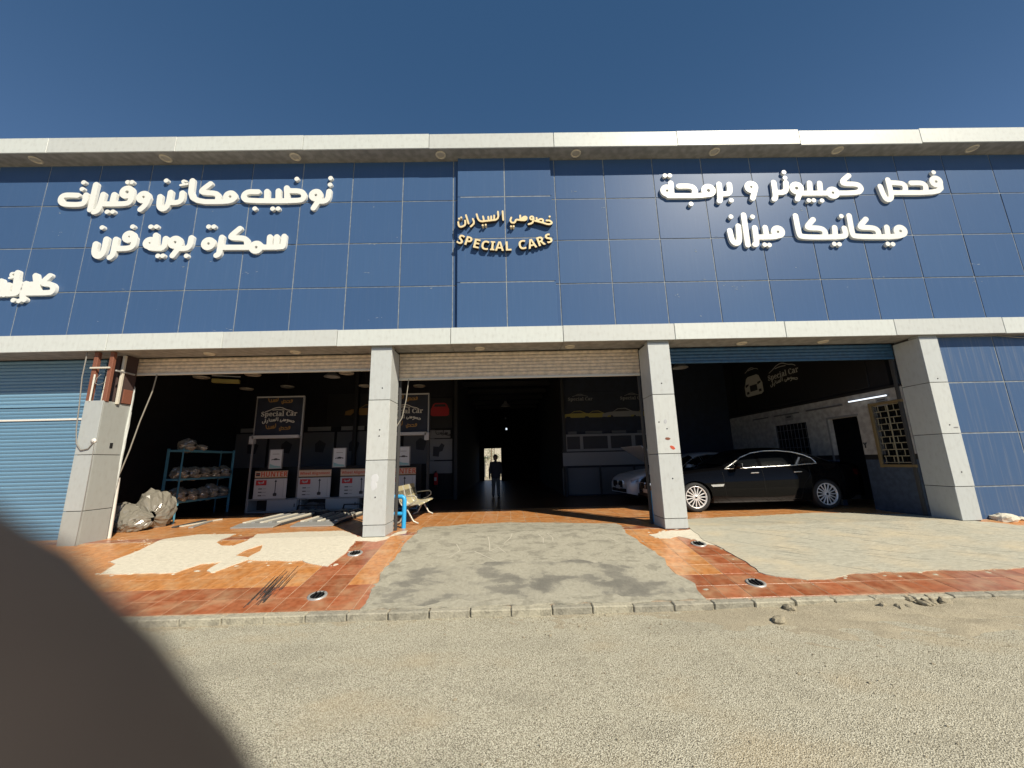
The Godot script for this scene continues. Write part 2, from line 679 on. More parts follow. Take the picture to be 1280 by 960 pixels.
	mat("ink", lin(0.03, 0.03, 0.035), 0.7)
	mat("amber_print", lin(0.26, 0.15, 0.04), 0.7)
	mat("white_print", lin(0.55, 0.54, 0.48), 0.7)
	mat("yellow_print", lin(0.30, 0.26, 0.06), 0.7)
	mat("dim_print", lin(0.22, 0.22, 0.21), 0.7)
	cover(mat("wood_frame", lin(0.20, 0.145, 0.065), 0.7), streaks, Vector3(3, 0.5, 3))
	mat("bars", lin(0.30, 0.27, 0.18), 0.6)
	mat("steel", lin(0.42, 0.42, 0.40), 0.45, 0.4)
	mat("steel_pale", lin(0.62, 0.58, 0.48), 0.5)
	cover(mat("rust_red", lin(0.23, 0.085, 0.05), 0.8), smear, Vector3(1.5, 1.5, 1.5))
	mat("rust_dark", lin(0.06, 0.035, 0.03), 0.85)
	mat("conduit", lin(0.62, 0.60, 0.53), 0.6)
	mat("pvc", lin(0.70, 0.68, 0.62), 0.5)
	mat("cable", lin(0.22, 0.21, 0.19), 0.8)
	mat("rope", lin(0.26, 0.24, 0.20), 0.95)
	mat("rack_blue", lin(0.10, 0.30, 0.42), 0.5)
	mat("hoop_blue", lin(0.03, 0.34, 0.68), 0.4)
	var crumple := noise_tex(17, 0.02, [[0.25, Color(0.30, 0.29, 0.27)], [0.5, Color(0.62, 0.61, 0.58)], [0.75, Color(1, 1, 0.97)]], 512, FastNoiseLite.TYPE_SIMPLEX_SMOOTH, 4)
	mat("plastic", lin(0.215, 0.20, 0.165), 0.14)
	M.plastic.metallic_specular = 0.8
	mat("seat_cream", lin(0.50, 0.44, 0.27), 0.4)
	mat("seat_steel", lin(0.42, 0.40, 0.34), 0.4, 0.3)
	# cars and people
	mat("paint_black", lin(0.003, 0.003, 0.0035), 0.5)
	M.paint_black.metallic_specular = 0.0
	M.paint_black.clearcoat_enabled = true
	M.paint_black.clearcoat = 0.4
	M.paint_black.clearcoat_roughness = 0.02
	mat("paint_white", lin(0.62, 0.64, 0.66), 0.3)
	M.paint_white.clearcoat_enabled = true
	M.paint_white.clearcoat_roughness = 0.03
	mat("glass_dark", lin(0.006, 0.007, 0.008), 0.04)
	mat("chrome", lin(0.85, 0.84, 0.80), 0.2, 0.75)
	mat("rim", lin(0.82, 0.82, 0.81), 0.3, 0.3)
	mat("tyre", lin(0.022, 0.022, 0.022), 0.8)
	mat("well", lin(0.006, 0.006, 0.006), 0.95)
	mat("red_lens", lin(0.05, 0.004, 0.004), 0.15)
	mat("lamp_clear", lin(0.5, 0.52, 0.55), 0.08, 0.4)
	mat("cloth_dark", lin(0.03, 0.03, 0.035), 0.9)
	mat("cloth_grey", lin(0.09, 0.09, 0.09), 0.9)
	mat("skin", lin(0.20, 0.115, 0.075), 0.6)
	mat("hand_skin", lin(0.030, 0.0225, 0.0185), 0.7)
	mat("hair", lin(0.01, 0.009, 0.008), 0.7)
	# outside
	mat("leaf", lin(0.07, 0.11, 0.03), 0.7)
	M.leaf.backlight_enabled = true
	M.leaf.backlight = Color(0.2, 0.28, 0.08)
	mat("bark", lin(0.20, 0.15, 0.10), 0.95)
	cover(mat("render_pale", lin(0.60, 0.56, 0.46), 0.9), soft, Vector3(0.5, 0.5, 0.5))


# ------------------------------------------------------------------ ground
const ROAD_Y := -0.25
const FLOOR_Y := 0.25
const RAMP_Z := 0.3
const RAMP := 0.15
const KERB_Z := 2.97


func ramp_y(z: float) -> float:
	return FLOOR_Y - RAMP * maxf(z - RAMP_Z, 0.0)


func ground() -> void:
	struct("ground", B.new().span(Vector3(-260, -1.4, -300), Vector3(260, -0.30, 120)).done(), M.sand)
	# the road as a gently uneven sheet
	var n := FastNoiseLite.new()
	n.seed = 5
	n.frequency = 0.35
	var rows := []
	for i in 61:
		var row := []
		for k in 91:
			var z := 2.9 + pow(i / 60.0, 1.6) * 60.0
			var x := -70.0 + 140.0 * k / 90.0
			if absf(k - 45) < 40:
				x = (k - 45) * 0.45
			else:
				x = signf(k - 45) * (18.0 + (absf(k - 45) - 40) * 12.0)
			row.append(Vector3(x, ROAD_Y + 0.012 * n.get_noise_2d(x, z), z))
		rows.append(row)
	struct("road", B.new().sheet(rows, true, true).done(), M.asphalt)
	# sand blown against the kerb, thickest by the broken edge
	n.frequency = 0.9
	n.fractal_octaves = 4
	rows = []
	for i in 15:
		var row := []
		for k in 181:
			var x := -12.0 + 26.0 * k / 180.0
			var z := 3.02 + 1.15 * i / 14.0
			var heap := 0.95 * exp(-pow((x - 4.7) / 1.8, 2.0)) + 0.16
			var h := (heap * 0.075 * (1.0 - i / 14.0) + 0.07 * heap * n.get_noise_2d(x * 3.0, z * 4.0)) - 0.012 - 0.01 * i / 14.0
			row.append(Vector3(x, ROAD_Y + h, z))
		rows.append(row)
	var drift := struct("sand", B.new().sheet(rows, true, true).done(), M.sand)
	drift.set_meta("kind", "stuff")
	tag(drift, "pale sand blown along the foot of the kerb", "sand")
	kerb()
	loose_stones()


func kerb() -> void:
	var k := Node3D.new()
	k.name = "kerb"
	add_child(k)
	tag(k, "", "", "", "structure")
	var kinds := [M.kerb, M.kerb_b, M.kerb_c]
	for i in 60:
		var x := -14.25 + 0.5 * i
		var s := Vector3(0.492 + rng.randf_range(-0.010, 0.005), 0.22, 0.115)
		var o := part("kerb_stone", cube(s, 0.012), kinds[rng.randi() % 3], k, Vector3(x, ramp_y(3.0) - 0.115 + rng.randf_range(-0.006, 0.004), 3.025 + rng.randf_range(-0.008, 0.008)), Vector3(0.06 + rng.randf_range(-0.02, 0.02), rng.randf_range(-0.015, 0.015), 0))


func loose_stones() -> void:
	var spots := [[3.37, 3.16, 0.105, "flat beige stone lying nearest the kerb by itself on the road"], [3.02, 3.48, 0.10, "flat grey stone lying farther out on the road by itself"]]
	for s in spots:
		var st := part("loose_stone", lump(Vector3(s[2] * 1.4, 0.075, s[2]), 20 + int(s[1] * 10), 0.35, 0.06, 14, 9), M.stone, null, Vector3(s[0], ROAD_Y + 0.03, s[1]), Vector3(0, rng.randf() * 3, 0))
		tag(st, s[3], "stone", "stones on the road")
	for i in 12:
		var z := 3.06 + rng.randf() * 0.3
		var st := part("broken_concrete", lump(Vector3(rng.randf_range(0.05, 0.15), rng.randf_range(0.03, 0.07), rng.randf_range(0.04, 0.09)), 40 + i, 0.4, 0.07, 12, 8), M.stone, null, Vector3(4.4 + rng.randf() * 1.15, ROAD_Y + 0.062 - (z - 3.06) * 0.06, z), Vector3(rng.randf() * 0.5, rng.randf() * 3, rng.randf() * 0.5))
		tag(st, "small beige lump of broken concrete in the sandy heap beside the kerb", "stone", "broken lumps beside the kerb")
	# fine gravel scattered over the asphalt
	var mm := MultiMesh.new()
	mm.transform_format = MultiMesh.TRANSFORM_3D
	mm.mesh = lump(Vector3(0.02, 0.012, 0.016), 3, 0.4, 0.08, 7, 5)
	mm.instance_count = 2600
	for i in mm.instance_count:
		var z := 3.1 + pow(rng.randf(), 1.7) * 4.5
		var s := rng.randf_range(0.25, 0.9) * (1.0 if rng.randf() < 0.94 else 1.9)
		mm.set_instance_transform(i, Transform3D(Basis.from_euler(Vector3(0, rng.randf() * 6, 0)).scaled(Vector3(s, s, s)), Vector3(rng.randf_range(-7, 9), ROAD_Y + 0.003, z)))
	var g := MultiMeshInstance3D.new()
	g.name = "gravel"
	g.multimesh = mm
	g.material_override = M.stone
	add_child(g)
	tag(g, "fine loose gravel scattered over the road", "gravel", "", "stuff")


func rough_outline(pts: Array, amp: float, sd: int) -> PackedVector2Array:
	var n := FastNoiseLite.new()
	n.seed = sd
	n.frequency = 1.6
	n.fractal_octaves = 4
	var out := PackedVector2Array()
	for i in pts.size():
		var a := Vector2(pts[i][0], pts[i][1])
		var b := Vector2(pts[(i + 1) % pts.size()][0], pts[(i + 1) % pts.size()][1])
		var m := maxi(1, int(a.distance_to(b) / 0.07))
		for k in m:
			var p := a.lerp(b, float(k) / m)
			out.append(p + Vector2(n.get_noise_2d(p.x, p.y), n.get_noise_2d(p.x + 40, p.y)) * amp)
	return out


# a cast patch that follows the fall of the forecourt
func patch_mesh(outline: PackedVector2Array, top: float, parts := []) -> ArrayMesh:
	var b := B.new()
	var lift := func(p: Vector2, h: float) -> Vector3: return Vector3(p.x, ramp_y(p.y) + h, p.y)
	var pieces: Array[PackedVector2Array] = [outline]
	for h in parts:
		var c := Vector2.ZERO
		for p in h:
			c += p
		c /= h.size()
		var nx: Array[PackedVector2Array] = []
		for piece in pieces:
			for side in [[-900.0, c.x], [c.x, 900.0]]:
				for q in Geometry2D.intersect_polygons(piece, PackedVector2Array([Vector2(side[0], -900), Vector2(side[1], -900), Vector2(side[1], 900), Vector2(side[0], 900)])):
					nx.append_array(Geometry2D.clip_polygons(q, h))
		pieces = nx
	# the fold in the forecourt runs along z = RAMP_Z
	for piece in pieces:
		for side in [[-900.0, RAMP_Z], [RAMP_Z, 900.0]]:
			for q in Geometry2D.intersect_polygons(piece, PackedVector2Array([Vector2(-900, side[0]), Vector2(900, side[0]), Vector2(900, side[1]), Vector2(-900, side[1])])):
				if Geometry2D.is_polygon_clockwise(q):
					continue
				var idx := Geometry2D.triangulate_polygon(q)
				for i in range(0, idx.size(), 3):
					b.tri(lift.call(q[idx[i]], top), lift.call(q[idx[i + 1]], top), lift.call(q[idx[i + 2]], top))
	var rims: Array[PackedVector2Array] = [outline]
	for h in parts:
		rims.append(h)
	for rim in rims:
		for i in rim.size():
			var p := rim[i]
			var q := rim[(i + 1) % rim.size()]
			b.quad(lift.call(p, -0.006), lift.call(q, -0.006), lift.call(q, top), lift.call(p, top))
	return b.done()


func pavement() -> void:
	fore = Node3D.new()
	fore.name = "pavement"
	add_child(fore)
	tag(fore, "", "", "", "structure")
	# bedding under the tiles, in two planes
	var bed := B.new()
	for s in [[-22.0, RAMP_Z], [RAMP_Z, KERB_Z]]:
		var y0: float = ramp_y(s[0]) - 0.003
		var y1: float = ramp_y(s[1]) - 0.003
		bed.quad(Vector3(-16, y0, s[0]), Vector3(-16, y1, s[1]), Vector3(16, y1, s[1]), Vector3(16, y0, s[0]))
	var e := ramp_y(KERB_Z) - 0.006
	bed.quad(Vector3(-16, -0.5, KERB_Z), Vector3(16, -0.5, KERB_Z), Vector3(16, e, KERB_Z), Vector3(-16, e, KERB_Z))
	part("bedding", bed.done(), M.grout, fore)
	# where concrete was cast over the tiles
	var centre := rough_outline([[-1.83, -0.5], [-1.9, 0.94], [-1.95, 2.0], [-1.86, 2.99], [0, 2.99], [2.44, 2.99], [2.5, 2.56], [2.37, 2.23], [2.43, 1.5], [2.26, 1.0], [2.2, 0.5], [2.31, -0.32], [1.1, -0.63], [0, -0.86], [-1.0, -0.72]], 0.075, 1)
	var cream := rough_outline([[-6.36, 1.74], [-6.51, 1.36], [-6.70, 1.26], [-6.69, 0.78], [-6.83, 0.07], [-6.55, -0.37], [-5.72, -0.30], [-5.61, -0.00], [-5.52, 0.46], [-5.31, 0.65], [-5.11, 0.69], [-4.97, 0.40], [-5.19, -0.22], [-4.43, -0.35], [-3.49, -0.35], [-2.90, 0.37], [-2.84, 1.05], [-2.84, 1.37], [-2.89, 1.67], [-3.20, 1.57], [-3.43, 1.44], [-3.92, 1.38], [-4.37, 1.35], [-4.49, 1.65], [-4.62, 1.81], [-4.75, 1.72], [-4.74, 1.37], [-5.03, 1.44], [-5.16, 1.74], [-5.41, 1.78], [-5.89, 1.73]], 0.045, 2)
	var cream_holes := [rough_outline([[-4.70, 1.15], [-4.68, 0.83], [-4.56, 0.63], [-4.38, 0.94], [-4.43, 1.23]], 0.035, 4)]
	var green := rough_outline([[3.5, -0.6], [3.5, 0.38], [3.46, 0.9], [3.6, 1.7], [3.58, 2.32], [3.7, 2.45], [4.3, 2.58], [4.8, 2.42], [5.9, 2.42], [7.3, 2.44], [9.6, 2.4], [13.5, 2.35], [13.5, 1.6], [10.6, 0.95], [9.6, 0.72], [9.0, 0.3], [8.8, -0.5], [7.3, -1.1], [5.5, -0.85]], 0.075, 3)
	var smear_p := rough_outline([[2.84, 0.52], [3.5, 0.44], [3.6, 0.9], [3.52, 1.25], [3.3, 0.95], [3.08, 0.8], [2.75, 0.86], [2.6, 0.64]], 0.10, 6)
	var ring := rough_outline([[-2.95, 0.36], [-2.3, 0.36], [-2.05, 0.1], [-2.1, -0.2], [-2.25, -0.05], [-2.3, 0.5], [-2.5, 0.6], [-2.95, 0.56]], 0.05, 7)
	var o := part("concrete_patch", patch_mesh(centre, 0.012), M.concrete, fore)
	tag(o, "grey trowelled concrete patch with dark stains")
	o = part("concrete_patch", patch_mesh(cream, 0.010, cream_holes), M.concrete_pale, fore)
	tag(o, "cream concrete patch with ragged holes over orange tiles")
	o = part("concrete_patch", patch_mesh(green, 0.012), M.concrete_green, fore)
	tag(o, "grey green concrete patch before the parked black car")
	part("stained_concrete", patch_mesh(rough_outline([[-1.7, 1.95], [-0.9, 1.8], [0.2, 1.7], [1.2, 1.75], [2.1, 1.95], [2.2, 2.4], [2.25, 2.86], [0.9, 2.9], [-0.6, 2.9], [-1.72, 2.88]], 0.16, 31), 0.0135), M.concrete_stained, fore)
	# splashes and crumbs that broke off along the edges
	for edge in [[cream, M.concrete_pale, 0.5], [green, M.concrete_green, 0.3], [centre, M.concrete, 0.25], [smear_p, M.concrete_pale, 0.9]]:
		var cr := B.new()
		for p in edge[0]:
			if rng.randf() > edge[2] or p.y > 2.85:
				continue
			var q: Vector2 = p + Vector2(rng.randfn(0, 0.07), rng.randfn(0, 0.06))
			var r := rng.randf_range(0.006, 0.03)
			var ring_pts := []
			for k in 6:
				var a := TAU * k / 6.0 + rng.randf() * 0.5
				ring_pts.append(q + Vector2(cos(a) * r * 1.6, sin(a) * r) * rng.randf_range(0.6, 1.2))
			var top := ground_pt(q.x, q.y, 0.004 + r * 0.12)
			for k in 6:
				var u: Vector2 = ring_pts[k]
				var w: Vector2 = ring_pts[(k + 1) % 6]
				cr.tri(top, ground_pt(w.x, w.y, 0.001), ground_pt(u.x, u.y, 0.001))
		tag(part("concrete_crumbs", cr.done(), edge[1], fore), "", "", "", "stuff")
	part("concrete_smear", patch_mesh(smear_p, 0.006), M.concrete_pale, fore)
	part("concrete_smear", patch_mesh(ring, 0.005), M.concrete_pale, fore)
	# tiles: the border along the kerb and beside the pillars is brown
	var orange := [M.tile_orange, M.tile_orange_b, M.tile_orange_c]
	var brown := [M.tile_brown, M.tile_brown_b, M.tile_brown_c]
	var spots := []
	for r in 22:
		for c in 74:
			var x := -11.85 + 0.335 * c
			var d := 0.165 + 0.3345 * r           # distance from the kerb, up the slope
			var z := KERB_Z - d * cos(atan(RAMP))
			if r >= 8:
				z = RAMP_Z - 0.165 - 0.3345 * (r - 8)
			var q := PackedVector2Array([Vector2(x - 0.15, z - 0.15), Vector2(x + 0.15, z - 0.15), Vector2(x + 0.15, z + 0.15), Vector2(x - 0.15, z + 0.15)])
			var hidden := false
			for big in [centre, cream, green]:
				var all := true
				for p in q:
					all = all and Geometry2D.is_point_in_polygon(p, big)
				hidden = hidden or all
			if hidden and not (absf(x + 4.9) < 0.8 and absf(z - 0.6) < 0.8):
				continue
			var is_brown: bool = (r < 2) or (x > -2.9 and x < -2.2 and z > 0.3) or (x > 2.9 and x < 3.75 and z > 0.3) or (r == 8 and x > -9 and x < 9)
			spots.append([x, z, r, is_brown, Vector2(x, z - 8.2).length() + (0.0 if absf(x) < 8.3 else 6.0)])
	spots.sort_custom(func(a, b): return a[4] < b[4])
	var tile_shapes := []
	for k in 3:
		tile_shapes.append(cube(Vector3(0.328 - 0.0012 * k, 0.02, 0.328 - 0.001 * k), 0.0015))
	var rest := [B.new(), B.new()]
	for i in spots.size():
		var s: Array = spots[i]
		var on_ramp: bool = s[2] < 8
		var at := Vector3(s[0], ramp_y(s[1]) - 0.010 + rng.randf_range(-0.0012, 0.0012), s[1])
		var turn := Vector3((atan(RAMP) if on_ramp else 0.0) + rng.randf_range(-0.002, 0.002), 0, rng.randf_range(-0.002, 0.002))
		if i < 296:
			part("tile", tile_shapes[rng.randi() % 3], (brown if s[3] else orange)[[0, 0, 1, 2, 0, 1][rng.randi() % 6]], fore, at, turn)
		else:
			rest[1 if s[3] else 0].box(at, Vector3(0.328, 0.02, 0.328), 0.003, Basis.from_euler(turn))
	tag(part("tiling", rest[0].done(), M.tile_orange, fore), "", "", "", "stuff")
	tag(part("tiling", rest[1].done(), M.tile_brown, fore), "", "", "", "stuff")
	# black rubber streaks on the brown border, pale scrapes on the concrete
	var mk := B.new()
	for i in 34:
		var x := -3.16 - 0.26 * rng.randf()
		var z0 := 2.35 + rng.randf() * 0.55
		var z1 := z0 - rng.randf_range(0.2, 0.75)
		var w := rng.randf_range(0.003, 0.011)
		var dx := 0.16 * (z0 - z1)
		mk.quad(ground_pt(x - w, z0, 0.0025), ground_pt(x + w, z0, 0.0025), ground_pt(x - dx + w * 0.5, z1, 0.0025), ground_pt(x - dx - w * 0.5, z1, 0.0025))
	tag(part("rubber_mark", mk.done(), M.rubber_mark, fore), "", "", "", "stuff")
	var ch := B.new()
	for s in [[[-0.40, 0.57], [-0.36, 0.9], [-0.34, 1.27], [-0.2, 1.1], [-0.07, 1.35]], [[0.05, 0.43], [0.02, 0.65], [-0.10, 0.92]], [[1.7, 0.62], [1.84, 0.8], [1.94, 1.07]], [[0.55, 0.5], [0.62, 0.72], [0.6, 0.95]], [[0.72, 0.45], [0.8, 0.7], [0.78, 0.9]], [[-0.95, 0.9], [-0.85, 1.2], [-1.0, 1.5]], [[-1.2, 1.4], [-0.6, 1.25], [-0.2, 1.7]]]:
		for i in s.size() - 1:
			var a := Vector2(s[i][0], s[i][1])
			var b := Vector2(s[i + 1][0], s[i + 1][1])
			var w := (b - a).orthogonal().normalized() * 0.010
			ch.quad(ground_pt(a.x - w.x, a.y - w.y, 0.014), ground_pt(a.x + w.x, a.y + w.y, 0.014), ground_pt(b.x + w.x * 0.6, b.y + w.y * 0.6, 0.014), ground_pt(b.x - w.x * 0.6, b.y - w.y * 0.6, 0.014))
	tag(part("scrape_mark", ch.done(), M.chalk, fore), "", "", "", "stuff")
	var tm := B.new()
	for i in 70:
		var x := rng.randf_range(3.9, 9.2)
		var z := rng.randf_range(-0.4, 2.2)
		if x > 8.4 and z < 0.7:
			continue
		var l := rng.randf_range(0.12, 0.6)
		var w := rng.randf_range(0.010, 0.022)
		var dz := l * rng.randf_range(0.35, 0.8)
		tm.quad(ground_pt(x, z, 0.0135), ground_pt(x, z + w, 0.0135), ground_pt(x + l, z + dz + w * 0.4, 0.0135), ground_pt(x + l, z + dz, 0.0135))
	tag(part("trowel_mark", tm.done(), M.trowel_mark, fore), "", "", "", "stuff")


func ground_pt(x: float, z: float, h: float) -> Vector3:
	return Vector3(x, ramp_y(z) + h, z)


# ------------------------------------------------------------------ building
const SOFFIT_Y := 8.907
const PANEL := 1.22
const ROW := 1.104


func building() -> void:
	var b := thing("workshop_building", "long workshop front clad in blue panels with white bands and grey pillars", "building")
	var blues := [M.panel_blue, M.panel_blue, M.panel_blue_b, M.panel_blue_c]
	# upper facade: sealant behind, panels 22 mm apart
	part("joint_backing", B.new().span(Vector3(-16, 4.1, -0.20), Vector3(16, 8.95, -0.0105)).done(), M.sealant, b)
	var full := cube(Vector3(PANEL - 0.022, ROW - 0.022, 0.03), 0.004)
	for r in 4:
		var y := SOFFIT_Y - ROW * (r + 0.5)
		for c in range(-4, 8):
			part("facade_panel", full, blues[rng.randi() % 4], b, Vector3(-10.944 + PANEL * (c + 0.5), y, -0.015 + rng.randf_range(-0.0015, 0.0015)), Vector3(rng.randf_range(-0.005, 0.005), rng.randf_range(-0.005, 0.005), 0))
		for c in range(0, 12):
			part("facade_panel", full, blues[rng.randi() % 4], b, Vector3(1.285 + PANEL * (c + 0.5), y, -0.015 + rng.randf_range(-0.0015, 0.0015)), Vector3(rng.randf_range(-0.003, 0.003), rng.randf_range(-0.003, 0.003), 0))
		part("facade_panel", cube(Vector3(0.098, ROW - 0.022, 0.03), 0.003), M.panel_blue, b, Vector3(-1.122, y, -0.015))
		part("facade_panel", cube(Vector3(0.09, ROW - 0.022, 0.03), 0.003), M.panel_blue, b, Vector3(1.23, y, -0.015))
	# the middle bay stands 85 mm proud
	part("bay_backing", B.new().span(Vector3(-1.066, 4.1, -0.004), Vector3(1.18, 8.945, 0.078)).done(), M.panel_blue_b, b)
	part("bay_joint", B.new().span(Vector3(-1.0, 4.1, 0.078), Vector3(1.15, 8.94, 0.0815)).done(), M.sealant, b)
	for r in 4:
		var top := SOFFIT_Y - ROW * r + (0.028 if r > 0 else 0.0)
		var bot := SOFFIT_Y - ROW * (r + 1) + 0.028
		for s in [[-1.07, 0.045], [0.067, 1.184]]:
			part("facade_panel", cube(Vector3(s[1] - s[0], top - bot - 0.022, 0.03), 0.004), blues[rng.randi() % 4], b, Vector3((s[0] + s[1]) / 2, (top + bot) / 2, 0.071 + 0.001 * r))
	var sc := B.new()
	for i in 46:
		var c := Vector3(rng.randf_range(-11, 12), rng.randf_range(4.6, 8.3), 0.0032 if true else 0.0)
		if absf(c.x) < 1.4:
			continue
		for k in rng.randi_range(1, 4):
			var q := c + Vector3(rng.randfn(0, 0.12), rng.randfn(0, 0.03), 0)
			var w := Vector3(rng.randf_range(0.006, 0.05), rng.randf_range(-0.01, 0.01), 0)
			var u := Vector3(-w.y, w.x, 0).normalized() * rng.randf_range(0.004, 0.010)
			sc.quad(q - w, q - u, q + w, q + u)
	tag(part("scuff_mark", sc.done(), M.scuff, b), "", "", "", "stuff")
	# parapet: boxed white panels over a soffit
	var at := -16.53
	var k := 0
	while at < 16.0:
		var sag := 0.0
		if absf(at - 7.17) < 0.3: sag = -0.030
		elif absf(at + 1.7) < 0.3 or absf(at - 1.26) < 0.3: sag = -0.008
		var lean := rng.randf_range(-0.0022, 0.0022)
		var o := part("parapet_panel", cube(Vector3(2.952, 0.395, 0.03), 0.004), [M.alu_bright, M.alu_bright, M.alu_c][k % 3], b, Vector3(at + 1.48, 9.102 + sag, 0.40 + rng.randf_range(-0.002, 0.002)), Vector3(0, 0, lean))
		at += 2.964
		k += 1
	part("parapet_back", B.new().span(Vector3(-16, 8.93, 0.30), Vector3(16, 9.27, 0.384)).done(), M.groove, b)
	part("parapet_soffit", B.new().span(Vector3(-16, 8.912, -0.1), Vector3(16, 8.95, 0.384)).done(), M.soffit, b)
	part("parapet_top", B.new().span(Vector3(-16, 9.272, -0.4), Vector3(16, 9.284, 0.383)).done(), M.alu_b, b)
	part("parapet_wall", B.new().span(Vector3(-16, 8.951, -0.35), Vector3(16, 9.271, 0.299)).done(), M.soffit, b)
	# the lower band
	at = -15.38
	k = 0
	while at < 15.5:
		part("band_panel", cube(Vector3(2.360, 0.356, 0.03), 0.004), [M.alu_bright, M.alu_c, M.alu_bright][k % 3], b, Vector3(at + 1.186, 4.222 + rng.randf_range(-0.004, 0.004), 0.485 + rng.randf_range(-0.002, 0.002)), Vector3(0, 0, rng.randf_range(-0.0012, 0.0012)))
		at += 2.372
		k += 1
	part("band_back", B.new().span(Vector3(-16, 4.07, 0.20), Vector3(16, 4.385, 0.469)).done(), M.groove, b)
	part("band_top", B.new().span(Vector3(-16, 4.387, 0.0), Vector3(16, 4.397, 0.468)).done(), M.alu_b, b)
	at = -15.38
	while at < 15.5:
		part("band_soffit_panel", B.new().span(Vector3(at + 0.004, 4.052, -0.12), Vector3(at + 2.368, 4.069, 0.469)).done(), M.soffit, b)
		at += 2.372
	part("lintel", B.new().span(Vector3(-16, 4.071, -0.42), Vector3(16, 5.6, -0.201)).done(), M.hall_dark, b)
	# pillars
	pillar(b, -2.82, -2.39, [4.01, 2.90, 1.69, 0.462, 0.245], "grey clad pillar with a white paper stain", [[-2.645, 1.22, 0.10, 0.20], [-2.62, 1.34, 0.14, 0.15], [-2.60, 1.20, 0.06, 0.10]], [[-2.554, 3.149], [-2.576, 2.167], [-2.57, 2.29], [-2.60, 0.98]])
	pillar(b, 3.02, 3.475, [4.01, 2.89, 1.68, 0.44, 0.245], "pale clad pillar with torn orange stickers", [], [[3.234, 3.125], [3.25, 2.18], [3.262, 1.197], [3.1, 2.32]])
	pillar(b, 8.885, 9.285, [4.01, 3.02, 1.95, 0.90, 0.25], "pale clad pillar beside the blue panelled wall", [], [[9.075, 3.10], [9.084, 2.127], [9.089, 1.182]])
	broken_pillar(b)
	# the blue wall past the last pillar
	part("joint_backing", B.new().span(Vector3(9.29, 0.10, -0.2), Vector3(16, 4.06, 0.272)).done(), M.sealant, b)
	var ys := [4.05, 3.03, 1.955, 0.88, 0.12]
	var xs := [9.29, 10.665, 11.885, 13.105, 14.325]
	for r in 4:
		for c in 4:
			part("wall_panel", cube(Vector3(xs[c + 1] - xs[c] - 0.024, ys[r] - ys[r + 1] - 0.024, 0.03), 0.004), M.panel_blue_low, b, Vector3((xs[c] + xs[c + 1]) / 2, (ys[r] + ys[r + 1]) / 2, 0.265 + rng.randf_range(0, 0.002)), Vector3(0, rng.randf_range(-0.003, 0.003), 0))
	# shutters
	shutter(b, "raised cream roller shutter of the middle bay", -2.39, 3.02, 3.43, 4.052, M.shutter_cream, M.shutter_cream)
	shutter(b, "raised cream roller shutter of the bay with wheel boards", -8.6, -2.82, 3.665, 4.052, M.shutter_cream, M.shutter_cream)
	shutter(b, "raised blue roller shutter over the parked black car", 3.475, 8.885, 3.69, 4.052, M.shutter_navy, M.shutter_navy)
	shutter(b, "closed pale blue roller shutter", -14.5, -8.9, 0.24, 4.052, M.shutter_blue, M.shutter_blue_b)
	# what closes the shell
	part("roof", B.new().span(Vector3(-16, 8.6, -22.4), Vector3(16, 8.88, -0.21)).done(), M.soffit, b)
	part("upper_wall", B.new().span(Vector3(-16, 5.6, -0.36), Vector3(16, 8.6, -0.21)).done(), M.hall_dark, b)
	for s in [-1, 1]:
		part("gable_wall", B.new().span(Vector3(15.8 * s, -0.2, -22.4), Vector3(16.0 * s, 8.6, -0.22)).done(), M.soffit, b)


func pillar(b: Node3D, x0: float, x1: float, ys: Array, label: String, papers: Array, screws: Array) -> void:
	var p := part("pillar", B.new().span(Vector3(x0 + 0.02, 0.2, -0.14), Vector3(x1 - 0.02, 4.05, 0.395)).done(), M.groove, b)
	tag(p, label)
	var tones := [M.alu, M.alu_c, M.alu, M.alu_b]
	for i in ys.size() - 1:
		var y0: float = ys[i + 1] + 0.006
		var y1: float = ys[i] - 0.006
		var m: Material = tones[i]
		var off := 0.012 if i == ys.size() - 2 else 0.0
		var h := y1 - y0
		part("cladding_panel", cube(Vector3(x1 - x0, h, 0.022), 0.004), m, p, Vector3((x0 + x1) / 2 + off * 0.3, (y0 + y1) / 2, 0.409 - off), Vector3(rng.randf_range(-0.003, 0.003), rng.randf_range(-0.004, 0.004), rng.randf_range(-0.002, 0.002)))
		for s in [x0, x1]:
			part("cladding_panel", cube(Vector3(0.018, h, 0.55), 0.003), m, p, Vector3(s + (0.009 if s == x0 else -0.009), (y0 + y1) / 2, 0.121), Vector3(0, 0, rng.randf_range(-0.0015, 0.0015)))
	# the capping strip under the band
	part("pillar_cap", B.new().span(Vector3(x0 + 0.003, 4.012, 0.2), Vector3(x1 - 0.003, 4.05, 0.411)).done(), M.alu_worn, p)
	for q in papers:
		part("paper_scrap", lump(Vector3(q[2], q[3], 0.004), 3, 0.25, 0.1, 14, 8), M.paper, p, Vector3(q[0], q[1], 0.4215))
	for q in screws:
		var wd := B.new()
		wd.lathe([Vector2(0, 0.008), Vector2(0.012, 0.006), Vector2(0.014, 0)], 10, Basis(Vector3.RIGHT, PI / 2))
		part("fixing", wd.done(), M.black, p, Vector3(q[0], q[1], 0.4205))


